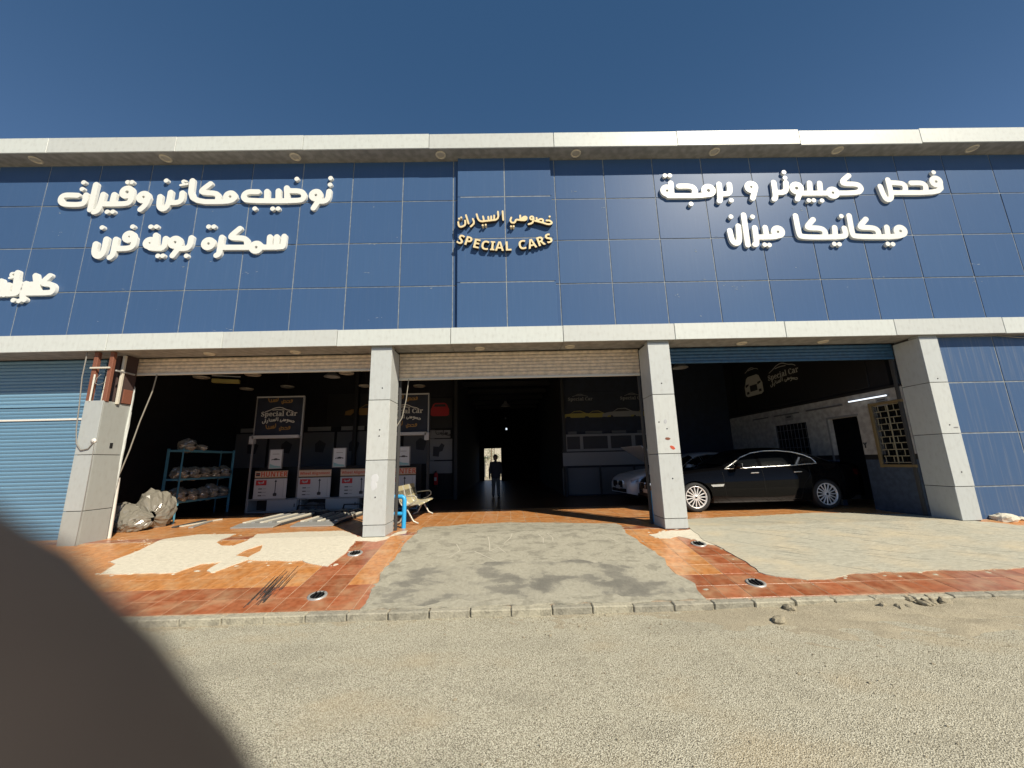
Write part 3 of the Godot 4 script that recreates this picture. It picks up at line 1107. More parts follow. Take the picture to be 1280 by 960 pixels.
func broken_pillar(b: Node3D) -> void:
	var x0 := -8.56
	var x1 := -8.19
	var p := part("broken_pillar", B.new().span(Vector3(x0 + 0.03, 0.15, -0.12), Vector3(x1 - 0.03, 2.98, 0.39)).done(), M.groove, b)
	tag(p, "pillar with its upper cladding torn off to bare steel")
	var ys := [3.02, 1.93, 0.86, 0.22]
	for i in 3:
		var h: float = ys[i] - ys[i + 1] - 0.012
		var y: float = (ys[i] + ys[i + 1]) / 2
		part("cladding_panel", cube(Vector3(x1 - x0, h, 0.02), 0.004), [M.alu_dull, M.alu_dull, M.alu_worn][i], p, Vector3((x0 + x1) / 2, y, 0.41), Vector3(0, rng.randf_range(-0.006, 0.006), 0))
		part("cladding_panel", cube(Vector3(0.018, h, 0.54), 0.004), M.alu_worn, p, Vector3(x1 - 0.009, y, 0.126), Vector3(0, 0, 0.004))
		part("cladding_panel", cube(Vector3(0.018, h, 0.54), 0.004), M.alu_worn, p, Vector3(x0 + 0.009, y, 0.126))
	part("socket_hole", cube(Vector3(0.012, 0.11, 0.06), 0.002), M.black, p, Vector3(x1 + 0.002, 2.118, 0.106))
	part("torn_edge", lump(Vector3(0.05, 1.7, 0.05), 8, 0.5, 0.2, 10, 30), M.alu_bright, p, Vector3(-8.19, 2.3, -0.16), Vector3(0, 0, -0.02))
	# the bare steelwork above
	var rails := [["steel_post", -8.535, 0.36, 0.045, 3.0, 4.05, M.rust_red], ["steel_post", -8.215, 0.36, 0.042, 3.0, 4.05, M.rust_red], ["steel_post", -8.40, 0.02, 0.05, 3.0, 4.05, M.rust_dark], ["steel_post", -8.43, -0.12, 0.035, 3.0, 4.05, M.rust_red]]
	for r in rails:
		part(r[0], cube(Vector3(r[3] * 2, r[5] - r[4], r[3] * 1.7), 0.008), r[6], p, Vector3(r[1], (r[4] + r[5]) / 2, r[2]))
	part("steel_angle", cube(Vector3(0.05, 1.05, 0.05), 0.004), M.steel_pale, p, Vector3(-8.17, 3.5, 0.16))
	part("steel_plate", cube(Vector3(0.02, 1.05, 0.28), 0.004), M.rust_dark, p, Vector3(-8.185, 3.525, -0.02))
	part("steel_plate", cube(Vector3(0.02, 0.30, 0.20), 0.004), M.rust_red, p, Vector3(-8.168, 3.16, -0.03))
	part("cross_rail", cube(Vector3(0.40, 0.035, 0.03), 0.004), M.steel_pale, p, Vector3(-8.385, 3.70, 0.42))
	part("cross_rail", cube(Vector3(0.03, 0.035, 0.42), 0.004), M.steel, p, Vector3(-8.15, 3.66, 0.12))
	part("conduit", B.new().tube([Vector3(-8.462, 3.0, 0.42), Vector3(-8.458, 3.56, 0.425)], 0.016, 8).done(), M.conduit, p)
	part("conduit", B.new().tube([Vector3(-8.36, 3.0, 0.3), Vector3(-8.35, 3.5, 0.3), Vector3(-8.33, 4.0, 0.28)], 0.010, 6).done(), M.steel_pale, p)
	part("loose_wire", B.new().tube([Vector3(-8.24, 3.40, 0.40), Vector3(-8.33, 3.33, 0.44), Vector3(-8.42, 3.38, 0.43), Vector3(-8.44, 3.48, 0.40), Vector3(-8.40, 3.58, 0.36)], 0.006, 6).done(), M.cable, p)


func shutter(b: Node3D, label: String, x0: float, x1: float, y0: float, y1: float, m: Material, m2: Material) -> void:
	var s := part("shutter", B.new().span(Vector3(x0, y0 + 0.02, -0.215), Vector3(x1, y1, -0.195)).done(), m, b)
	tag(s, label)
	# one slat: a shallow curved strip with a hooked lower lip
	var prof := [Vector2(0.0, 0.0), Vector2(0.006, 0.004), Vector2(0.009, 0.018), Vector2(0.016, 0.034), Vector2(0.017, 0.050), Vector2(0.010, 0.064), Vector2(0.002, 0.074)]
	var rows := []
	for p in prof:
		rows.append([Vector3(x0, p.y, p.x), Vector3(x1, p.y, p.x)])
	var mesh := B.new().sheet(rows, true, true).done()
	var y := y1 - 0.0755
	var k := 0
	while y > y0 + 0.03:
		var mm := m
		if m != m2:
			mm = m2 if k % 3 == 1 else m
			if y > 2.95 and y < 3.25 and k % 2 == 0:
				mm = M.shutter_blue_c
		part("slat", mesh, mm, s, Vector3(0, y, -0.194 + rng.randf_range(-0.001, 0.001)))
		y -= 0.0755
		k += 1
	part("bottom_bar", cube(Vector3(x1 - x0, 0.05, 0.04), 0.006), M.steel_pale if m == M.shutter_cream else m, s, Vector3((x0 + x1) / 2, y0 + 0.025, -0.19))
	if m == M.shutter_blue:
		part("lock_bar", cube(Vector3(x1 - x0, 0.04, 0.02), 0.004), M.pvc, s, Vector3((x0 + x1) / 2, 2.72, -0.165))
		part("lock_bar", cube(Vector3(x1 - x0, 0.05, 0.02), 0.004), M.shutter_blue_c, s, Vector3((x0 + x1) / 2, 3.02, -0.165))
	for x in [x0 + 0.02, x1 - 0.02]:
		part("guide_rail", cube(Vector3(0.05, 3.9, 0.07), 0.004), M.groove if m != M.shutter_blue else m, s, Vector3(x, 2.1, -0.245))


# ------------------------------------------------------------------ the hall behind the shutters
func hall() -> void:
	var h := thing("workshop_hall", "dark deep workshop hall with black walls and a far open door", "hall")
	var w := func(a: Vector3, c: Vector3, m: Material, called := "inner_wall") -> void:
		part(called, B.new().span(a, c).done(), m, h)
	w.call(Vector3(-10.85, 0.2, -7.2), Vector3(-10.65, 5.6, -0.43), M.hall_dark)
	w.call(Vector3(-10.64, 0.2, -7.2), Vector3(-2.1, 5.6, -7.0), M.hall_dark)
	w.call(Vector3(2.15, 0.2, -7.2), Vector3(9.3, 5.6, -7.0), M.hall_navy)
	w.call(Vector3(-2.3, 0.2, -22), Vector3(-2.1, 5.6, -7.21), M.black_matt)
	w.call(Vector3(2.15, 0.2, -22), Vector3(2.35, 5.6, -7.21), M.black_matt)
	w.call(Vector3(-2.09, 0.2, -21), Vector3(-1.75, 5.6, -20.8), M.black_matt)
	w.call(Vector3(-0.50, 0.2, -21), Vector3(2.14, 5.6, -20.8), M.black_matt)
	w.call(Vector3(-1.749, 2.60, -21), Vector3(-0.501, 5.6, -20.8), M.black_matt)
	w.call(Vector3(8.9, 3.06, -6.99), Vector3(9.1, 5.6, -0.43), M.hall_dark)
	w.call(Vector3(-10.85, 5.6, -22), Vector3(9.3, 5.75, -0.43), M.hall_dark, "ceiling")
	w.call(Vector3(-10.64, 0.246, -20.8), Vector3(8.87, 0.252, -3.5), M.hall_floor, "hall_floor")
	# roof trusses
	for i in 9:
		var z := -2.0 - 2.0 * i
		part("roof_beam", cube(Vector3(18.2 if z > -7 else 4.2, 0.22, 0.12), 0.006), M.black, h, Vector3(-0.3 if z > -7 else 0.0, 5.3, z))
	for x in [-7.5, -4.5, -1.5, 1.5, 4.5, 7.5]:
		part("roof_purlin", cube(Vector3(0.08, 0.14, 6.5), 0.006), M.black, h, Vector3(x, 5.48, -3.7))
	# a row of slim black steel posts carries the frame
	for x in [-5.9, -2.0, 2.2]:
		part("hall_post", cube(Vector3(0.14, 5.3, 0.14), 0.01), M.black, h, Vector3(x, 2.9, -6.8))


func back_yard() -> void:
	var w := part("yard_wall", B.new().span(Vector3(-9, -0.25, -46.3), Vector3(7, 4.2, -46)).done(), M.render_pale)
	tag(w, "pale sunlit yard wall seen through the far door", "wall")
	var sh := thing("yard_shed", "low pale shed seen small through the far door", "shed", Vector3(-3.4, -0.3, -44))
	part("wall", cube(Vector3(1.6, 2.5, 1.6), 0.02), M.render_pale, sh, Vector3(0, 1.25, 0))
	part("roof", cube(Vector3(1.9, 0.12, 1.9), 0.02), M.alu_b, sh, Vector3(0, 2.56, 0))
	for s in [[-1.75, -43.5, 3.9, "thin bare tree seen through the far door", 3], [-3.15, -41.5, 3.4, "second thin tree by the pale shed through the far door", 8]]:
		tree(Vector3(s[0], -0.3, s[1]), s[2], s[3], s[4])
	var p := part("utility_pole", B.new().tube([Vector3(-2.1, -0.3, -42), Vector3(-2.1, 6.2, -42)], [0.09, 0.06], 8).done(), M.bark)
	tag(p, "slim utility pole standing in the yard behind the hall", "pole")


func tree(at: Vector3, h: float, label: String, sd: int) -> void:
	var t := thing("yard_tree", label, "tree", at, 0.0, "trees in the yard")
	var r := RandomNumberGenerator.new()
	r.seed = sd
	var tr := B.new()
	tr.tube([Vector3.ZERO, Vector3(0.05, h * 0.4, 0), Vector3(-0.05, h * 0.75, 0.05), Vector3(0.02, h, 0)], [0.10, 0.07, 0.05, 0.02], 7)
	var lf := B.new()
	for i in 14:
		var y := h * r.randf_range(0.4, 0.95)
		var a := r.randf() * TAU
		var l := r.randf_range(0.5, 1.1)
		var e := Vector3(cos(a) * l, y + l * r.randf_range(0.3, 0.9), sin(a) * l)
		tr.tube([Vector3(0, y, 0), (Vector3(0, y, 0) + e) * 0.5 + Vector3(0, -0.05, 0), e], [0.03, 0.02, 0.008], 5)
		for k in 26:
			var c := e + Vector3(r.randfn(0, 0.22), r.randfn(0, 0.2), r.randfn(0, 0.22))
			var u := Vector3(r.randfn(), r.randfn(), r.randfn()).normalized() * 0.07
			var v := u.cross(Vector3(r.randfn(), r.randfn(), r.randfn())).normalized() * 0.035
			lf.quad(c - u, c + v, c + u, c - v)
	part("trunk", tr.done(), M.bark, t)
	tag(part("crown", lf.done(), M.leaf, t), "", "", "", "stuff")


# ------------------------------------------------------------------ lettering on the facade
func sign_line(label: String, at: Vector3, letters: Array, dots: String, r := 6.6, rd := 5.6, thin := []) -> void:
	var s := thing("sign_lettering", label, "sign", at)
	for l in letters:
		part("letter", stroke_mesh(l, r, 0.002, 0.065), M.letter_white, s)
	for l in thin:
		part("letter", stroke_mesh(l, 2.6, 0.002, 0.065), M.letter_white, s)
	for d in dots.split(";", false):
		part("letter_dot", stroke_mesh(d, rd, 0.002, 0.066), M.letter_white, s)


const FAHS := "186 38 189 14 194 0 204 2 209 13 209 56; 211 48 241 46 248 40 247 28 242 20; 211 20 334 18 337 46; 265 46 293 46 300 37 295 20; o 328 49 10"
const GOLD := [
	"-110 14 -108 0 -93 5 -94 18", "-92 32 -86 10", "-76 22 -72 11 -81 2",
	"-67 34 -62 14 -39 17 -16 19 -17 40; -52 28 -50 16; -40 27 -39 17; -33 28 -33 18; -26 30 -26 18",
	"-6 41 -5 18", "14 24 11 16 15 10 23 11 24 19 34 17 48 16 51 24 45 27 35 18; 35 29 35 18", "o 62 22 4; 66 20 64 9 54 6",
	"68 15 86 10 101 4 110 8 104 15 96 15; 75 14 82 20 89 17 87 10; 73 22 74 14"]
const GOLD_DOTS := "-108 23; -103 26; -53 5; -46 6; 13 1; 19 1; 104 25"


func signs() -> void:
	sign_line("white raised Arabic lettering in the top line over the broken pillar's bay", Vector3(-7.31, 7.59, 0), [
		"-277 45 -308 47 -315 40 -314 29 -304 21 -262 20 -257 28 -258 46",
		"-240 74 -241 6",
		"-218 47 -220 15 -223 2 -231 0; -219 21 -158 20 -150 28 -151 48; -192 46 -193 21; o -163 52 11",
		"o -122 38 10; -110 35 -114 16 -124 5",
		"-83 39 -82 13 -73 4 -64 8 -60 25 -60 50; -60 22 -31 22 -32 48",
		"-13 81 -11 24 84 22 94 33; 31 72 12 54 16 48 48 46 55 37 53 23; o 82 36 10",
		"147 48 123 49 114 41 115 31 125 24 249 22 257 29 257 40 248 49 218 50; 168 49 170 23; 195 50 197 23; 214 58 218 22",
		"o 285 37 10; 296 33 290 17 282 2; 290 20 314 20 316 47"],
		"-270 80; -270 62; -166 79; -156 79; -200 0; -187 0; -75 82; 144 3; 186 2; 199 2; 236 82; 317 83; 317 65", 6.6, 5.6, ["-27 79 -34 82 -37 79 -32 73; -40 69 -23 72"])
	sign_line("white raised Arabic lettering in the second line over the broken pillar's bay", Vector3(-7.27, 6.41, 0), [
		"-215 35 -215 13 -207 3 -197 4 -193 19 -193 47",
		"-171 46 -171 21 -171 6 -177 0; -168 22 -137 22 -128 29 -128 47; o -142 52 9",
		"o -92 35 9; -81 55 -77 24; -89 23 -77 21 -57 21 -57 46",
		"o -34 36 10; -22 32 -26 17 -35 2; -27 20 1 19 2 47",
		"o 43 31 10",
		"72 47 71 21 71 4 65 1; 72 21 213 19 216 23 216 47; 111 69 92 50 95 45 124 44 132 36 132 20; o 154 20 10; 183 46 184 20; 199 46 200 19"],
		"-208 77; -138 78; -96 77; -83 77; -68 2; -57 2; -3 1; 38 75; 50 75")
	sign_line("white raised Arabic word cut by the picture's edge above the closed blue shutter", Vector3(-10.85, 5.41, 0), [
		"55 57 43 43 45 37 59 37 69 31 69 19 64 15 4 16; 23 58 32 31 35 16; o 19 30 7; 6 39 3 20 6 4 11 0",
		"-6 38 -6 15 -28 14; -19 66 -14 18; -32 36 -30 14 -70 13; -51 46 -41 23 -36 13"],
		"-13 -1; 0 -3", 6.2, 5.4, ["-28 65 -32 65 -33 59 -28 57; -34 53 -27 54"])
	sign_line("white raised Arabic lettering in the top line over the black car's bay", Vector3(7.39, 7.61, 0), [
		"o -339 34 10; -328 55 -329 25; -337 20 -239 19 -227 32; -309 46 -279 46 -271 37 -272 29 -275 19; o -238 33 11",
		"-210 50 -212 9 -215 4; -209 23 -186 23 -185 49",
		"o -132 41 10; -123 36 -133 10",
		"-75 53 -76 12 -81 7; -73 25 -48 25 -45 52",
		"o -21 36 11; -11 32 -24 6; -15 22 126 20 136 28 138 35 132 45 96 46 95 54 114 69; 13 50 10 22; 38 49 35 21; o 66 22 10",
		FAHS],
		"-340 76; -328 76; -285 -3; -186 5; -45 81; -45 65; 3 2; 15 2; 35 1; 328 75")
	sign_line("white raised Arabic lettering in the second line over the black car's bay", Vector3(7.46, 6.47, 0), [
		"-208 38 -206 11 -197 3 -188 10 -186 50",
		"-169 79 -170 0",
		"-147 45 -148 2 -153 1; -144 20 -98 20 -86 28; -122 45 -122 20; o -93 33 10",
		"-44 75 -44 26 -39 18 61 17 69 23 68 40; -3 64 -21 46 -18 42 12 41 21 32 17 17; 45 42 42 17",
		"86 73 84 24 89 17 197 15 209 25; 125 63 107 45 108 41 140 40 149 31 146 16; 171 41 169 15; o 202 30 10"],
		"-200 75; -148 74; -130 0; -119 -1; 36 -1; 48 -2; 67 72; 164 -3; 176 -4")
	# gold lettering on the middle bay: each letter a plate on a dark back
	var g := thing("gold_arabic_sign", "gold Arabic lettering in an arc on the middle bay", "sign", Vector3(0.06, 6.96, 0.086))
	for l in GOLD:
		var o := part("letter", stroke_mesh(l, 2.1, 0.08, 0.098), M.letter_gold, g)
		part("letter_back", stroke_mesh(l, 2.0, 0.002, 0.079), M.letter_back, o)
	for d in GOLD_DOTS.split(";"):
		part("letter_dot", stroke_mesh(d, 2.4, 0.004, 0.099), M.letter_gold, g)
	var e := thing("special_cars_sign", "gold SPECIAL CARS lettering curving under the gold Arabic line", "sign", Vector3(0.04, 0, 0.086))
	var word := [["S", -1.016, 6.65], ["P", -0.847, 6.609], ["E", -0.658, 6.539], ["C", -0.463, 6.491], ["I", -0.288, 6.476], ["A", -0.127, 6.461], ["L", 0.069, 6.462], ["C", 0.396, 6.488], ["A", 0.619, 6.512], ["R", 0.818, 6.573], ["S", 1.018, 6.645]]
	for l in word:
		var turn: float = 0.36 * l[1]
		var o := part("letter", text_mesh(l[0], 0.232, 0.018), M.letter_gold, e, Vector3(l[1], l[2], 0.090), Vector3(0, 0, turn))
		part("letter_back", text_mesh(l[0], 0.227, 0.078), M.letter_back, o, Vector3(0, 0, -0.049))


func soffit_lights() -> void:
	var eaves := [[-14.1, "over the far end of the closed blue shutter"], [-11.09, "over the lettering cut by the picture's edge"], [-8.04, "over the end of the top Arabic line above the broken pillar"], [-4.96, "over the start of the top Arabic line above the wheel bay"], [-1.47, "just before the gold lettered middle bay"], [1.81, "just past the gold lettered middle bay"], [5.21, "over the middle of the top Arabic line above the black car"], [8.26, "over the start of the top Arabic line above the black car"], [11.63, "over the blue wall past the last pillar"]]
	for e in eaves:
		round_lamp("eave_light", Vector3(e[0], 8.911, 0.19), "beige eave downlight " + e[1], "downlights under the parapet", 0.115)
	var doors := [[-6.42, "close to the broken pillar"], [-4.57, "close to the paper stained pillar, wheel bay side"], [-0.56, "in the middle bay, nearer the paper stained pillar"], [1.42, "in the middle bay, nearer the pillar with orange stickers"], [5.23, "over the front of the black car"], [7.05, "over the rear of the black car"]]
	for e in doors:
		round_lamp("entrance_light", Vector3(e[0], 4.051, 0.12), "pale entrance downlight " + e[1], "downlights over the shutters", 0.10)


func round_lamp(called: String, at: Vector3, label: String, group: String, r: float) -> void:
	var t := thing(called, label, "light fixture", at, 0.0, group)
	part("ring", B.new().lathe([Vector2(r * 0.72, -0.004), Vector2(r * 0.8, -0.020), Vector2(r * 0.95, -0.022), Vector2(r * 1.06, -0.012), Vector2(r * 1.1, 0.0)], 24).done(), M.lamp_beige, t)
	part("lens", B.new().lathe([Vector2(0, -0.008), Vector2(r * 0.4, -0.010), Vector2(r * 0.73, -0.004)], 24).done(), M.lamp_glass, t)


# ------------------------------------------------------------------ office along the hall's side
func office() -> void:
	var o := thing("office_block", "pale plastered office front with a blue dado beyond the black car", "office")
	var x0 := OFFICE_X
	var x1 := OFFICE_X + 0.12
	# stretches of wall between the openings: [z from, z to, opening bottom, opening top]
	var runs := [[-6.98, -4.5, 0, 0], [-4.5, -3.1, 1.42, 2.55], [-3.1, -2.3, 0, 0], [-2.3, -1.4, 0.0, 2.53], [-1.4, -0.95, 0, 0], [-0.95, -0.2, 1.32, 2.72], [-0.2, -0.165, 0, 0]]
	var levels := [[0.2, 1.44, M.dado_blue, "dado"], [1.44, 1.56, M.black, "dado_line"], [1.56, 3.06, M.plaster, "wall"]]
	for r in runs:
		for l in levels:
			var spans := [[l[0], l[1]]]
			if r[3] > 0:
				spans = []
				if r[2] > l[0]: spans.append([l[0], minf(l[1], r[2])])
				if r[3] < l[1]: spans.append([maxf(l[0], r[3]), l[1]])
			for s in spans:
				if s[1] - s[0] > 0.002:
					part(l[3], B.new().span(Vector3(x0, s[0], r[0]), Vector3(x1, s[1], r[1])).done(), l[2], o)
	part("back_wall", B.new().span(Vector3(10.6, 0.2, -6.98), Vector3(10.7, 3.0, -0.45)).done(), M.hall_dark, o)
	part("roof", B.new().span(Vector3(x0 - 0.02, 3.061, -6.98), Vector3(10.7, 3.12, -0.165)).done(), M.black, o)
	part("partition", B.new().span(Vector3(x1 + 0.001, 0.2, -1.18), Vector3(10.59, 3.05, -1.10)).done(), M.hall_dark, o)
	part("door_frame", B.new().span(Vector3(x0 - 0.01, 0.26, -2.36), Vector3(x0 + 0.05, 2.585, -2.302)).done(), M.grey_board, o)
	part("door_frame", B.new().span(Vector3(x0 - 0.01, 2.532, -2.30), Vector3(x0 + 0.05, 2.585, -1.36)).done(), M.grey_board, o)
	# the far window keeps a dark grille
	var fw := part("window", B.new().span(Vector3(x0 + 0.06, 1.42, -4.5), Vector3(x0 + 0.075, 2.55, -3.1)).done(), M.glass_dark, o)
	for i in 9:
		part("bar", cube(Vector3(0.012, 1.12, 0.014)), M.grey_dim, fw, Vector3(x0 + 0.03, 1.985, -4.42 + 0.155 * i))
	for i in 4:
		part("bar", cube(Vector3(0.012, 0.014, 1.38)), M.grey_dim, fw, Vector3(x0 + 0.045, 1.55 + 0.27 * i, -3.8))
	# the near window: timber frame and a grille like brickwork
	var nw := part("window", B.new().span(Vector3(x0 + 0.08, 1.33, -0.94), Vector3(x0 + 0.09, 2.71, -0.21)).done(), M.glass_dark, o)
	tag(nw, "timber framed window with a grille laid like brickwork")
	part("frame", cube(Vector3(0.12, 1.52, 0.07), 0.005), M.wood_frame, nw, Vector3(x0 + 0.02, 2.02, -0.985))
	part("frame", cube(Vector3(0.12, 0.06, 0.76), 0.005), M.wood_frame, nw, Vector3(x0 + 0.02, 2.745, -0.57))
	part("frame", cube(Vector3(0.12, 0.06, 0.76), 0.005), M.wood_frame, nw, Vector3(x0 + 0.02, 1.30, -0.57))
	part("frame", cube(Vector3(0.04, 1.38, 0.03), 0.004), M.wood_frame, nw, Vector3(x0 + 0.03, 2.02, -0.215))
	for i in 10:
		part("bar", cube(Vector3(0.016, 0.020, 0.72), 0.003), M.bars, nw, Vector3(x0 + 0.03, 1.37 + 0.148 * i, -0.58))
	for i in 9:
		for k in 4:
			var z: float = -0.90 + 0.19 * k + [0.0, 0.09, 0.05][i % 3]
			if z < -0.24:
				part("bar", cube(Vector3(0.014, 0.130, 0.016), 0.003), M.bars, nw, Vector3(x0 + 0.031, 1.444 + 0.148 * i, z))
	part("bar", cube(Vector3(0.018, 1.36, 0.026), 0.003), M.bars, nw, Vector3(x0 + 0.012, 2.03, -0.60))
	# conduits, a notice and the lit tube on the wall
	for s in [[-3.0, -1.75], [-4.4, -3.3], [-5.5, -4.7]]:
		var c := part("cable_trunk", cube(Vector3(0.03, 0.04, s[1] - s[0]), 0.004), M.grey_dim, o, Vector3(x0 - 0.016, 2.86, (s[0] + s[1]) / 2))
	var tube := thing("fluorescent_tube", "lit white fluorescent tube high on the office wall", "light fixture", Vector3(x0 - 0.05, 2.905, -1.0))
	var lit := mat("tube_glow", Color(0.95, 0.97, 1.0), 0.4)
	lit.emission_enabled = true
	lit.emission = Color(0.92, 0.96, 1.0)
	lit.emission_energy_multiplier = 0.95
	part("tube", B.new().tube([Vector3(0, 0, -0.5), Vector3(0, 0, 0.5)], 0.017, 10).done(), lit, tube)
	part("holder", cube(Vector3(0.03, 0.05, 1.08), 0.004), M.grey_board, tube, Vector3(0.032, 0, 0))
	var al := AreaLight3D.new()
	al.name = "tube_light"
	tube.add_child(al)
	al.area_size = Vector2(1.0, 0.035)
	al.position = Vector3(-0.03, 0, 0)
	al.rotation = Vector3(0, PI / 2, 0)
	al.light_energy = 0.018
	al.light_color = Color(0.92, 0.96, 1.0)
	al.shadow_enabled = true
	var n := thing("office_notice", "small pale notice under the lit tube", "notice", Vector3(x0 - 0.004, 2.78, -0.68), -PI / 2)
	part("sheet", cube(Vector3(0.28, 0.20, 0.004)), M.grey_board, n)
	for i in 3:
		part("print_line", cube(Vector3(0.2 - 0.05 * (i % 2), 0.02, 0.002)), M.ink, n, Vector3(0, 0.05 - 0.05 * i, 0.004))
	var n2 := thing("office_notice", "small dim notice over the far grilled office window", "notice", Vector3(x0 - 0.004, 2.76, -3.75), -PI / 2)
	part("sheet", cube(Vector3(0.34, 0.2, 0.004)), M.dim_print, n2)
	part("print_line", cube(Vector3(0.2, 0.04, 0.002)), M.ink, n2, Vector3(0, 0.01, 0.004))
	var bk := part("wall_hook", B.new().tube([Vector3(0, 0.05, 0.04), Vector3(0, 0, 0), Vector3(0, 0.05, -0.04)], 0.012, 6).tube([Vector3(0, 0, 0), Vector3(0, -0.08, 0)], 0.012, 6).done(), M.black, null, Vector3(x0 - 0.015, 1.80, -1.32))
	tag(bk, "small black forked hook on the office wall beside the timber window", "hook")


# ------------------------------------------------------------------ printed boards
func board(called: String, label: String, category: String, at: Vector3, turn: float, size: Vector2, m: Material, group := "") -> Node3D:
	var t := thing(called, label, category, at, turn, group)
	part("panel", cube(Vector3(size.x, size.y, 0.03), 0.004), m, t, Vector3(0, 0, -0.016))
	return t


func poly(pts: Array, k := 1.0) -> PackedVector2Array:
	var p := PackedVector2Array()
	for i in range(0, pts.size(), 2):
		p.append(Vector2(pts[i], pts[i + 1]) * k)
	return p


func flat(called: String, shape: PackedVector2Array, m: Material, t: Node, at := Vector2.ZERO, lift := 0.002) -> MeshInstance3D:
	return part(called, B.new().prism(shape, 0.0, 0.0015).done(), m, t, Vector3(at.x, at.y, lift))


const CAR_SIDE := [-1.0, 0.05, -0.98, 0.2, -0.75, 0.27, -0.45, 0.3, -0.2, 0.46, 0.2, 0.48, 0.55, 0.32, 0.9, 0.28, 1.0, 0.2, 1.0, 0.06, 0.75, 0.04, 0.68, 0.12, 0.5, 0.12, 0.42, 0.04, -0.42, 0.04, -0.5, 0.12, -0.68, 0.12, -0.76, 0.04]
const CAR_FRONT := [-0.5, 0.02, -0.5, 0.34, -0.44, 0.44, -0.36, 0.62, -0.25, 0.68, 0.25, 0.68, 0.36, 0.62, 0.44, 0.44, 0.5, 0.34, 0.5, 0.02, 0.38, -0.04, -0.38, -0.04]
const SWOOSH := "-62 0 -40 8 -20 18 8 20 30 8 52 4 62 -3; -30 8 -5 10 20 7"


func script_logo(t: Node, at: Vector2, w: float, m: Material) -> void:
	part("car_outline", stroke_mesh(SWOOSH, 1.3, 0, 0.002, w / 130.0), m, t, Vector3(at.x, at.y + w * 0.13, 0.002))
	part("lettering", text_mesh("Special Car", w * 0.145, 0.002, "Droid Serif"), m, t, Vector3(at.x, at.y, 0.003))
	for l in GOLD:
		part("lettering", stroke_mesh(l, 2.2, 0, 0.002, w / 225.0), m, t, Vector3(at.x, at.y - w * 0.26, 0.002))


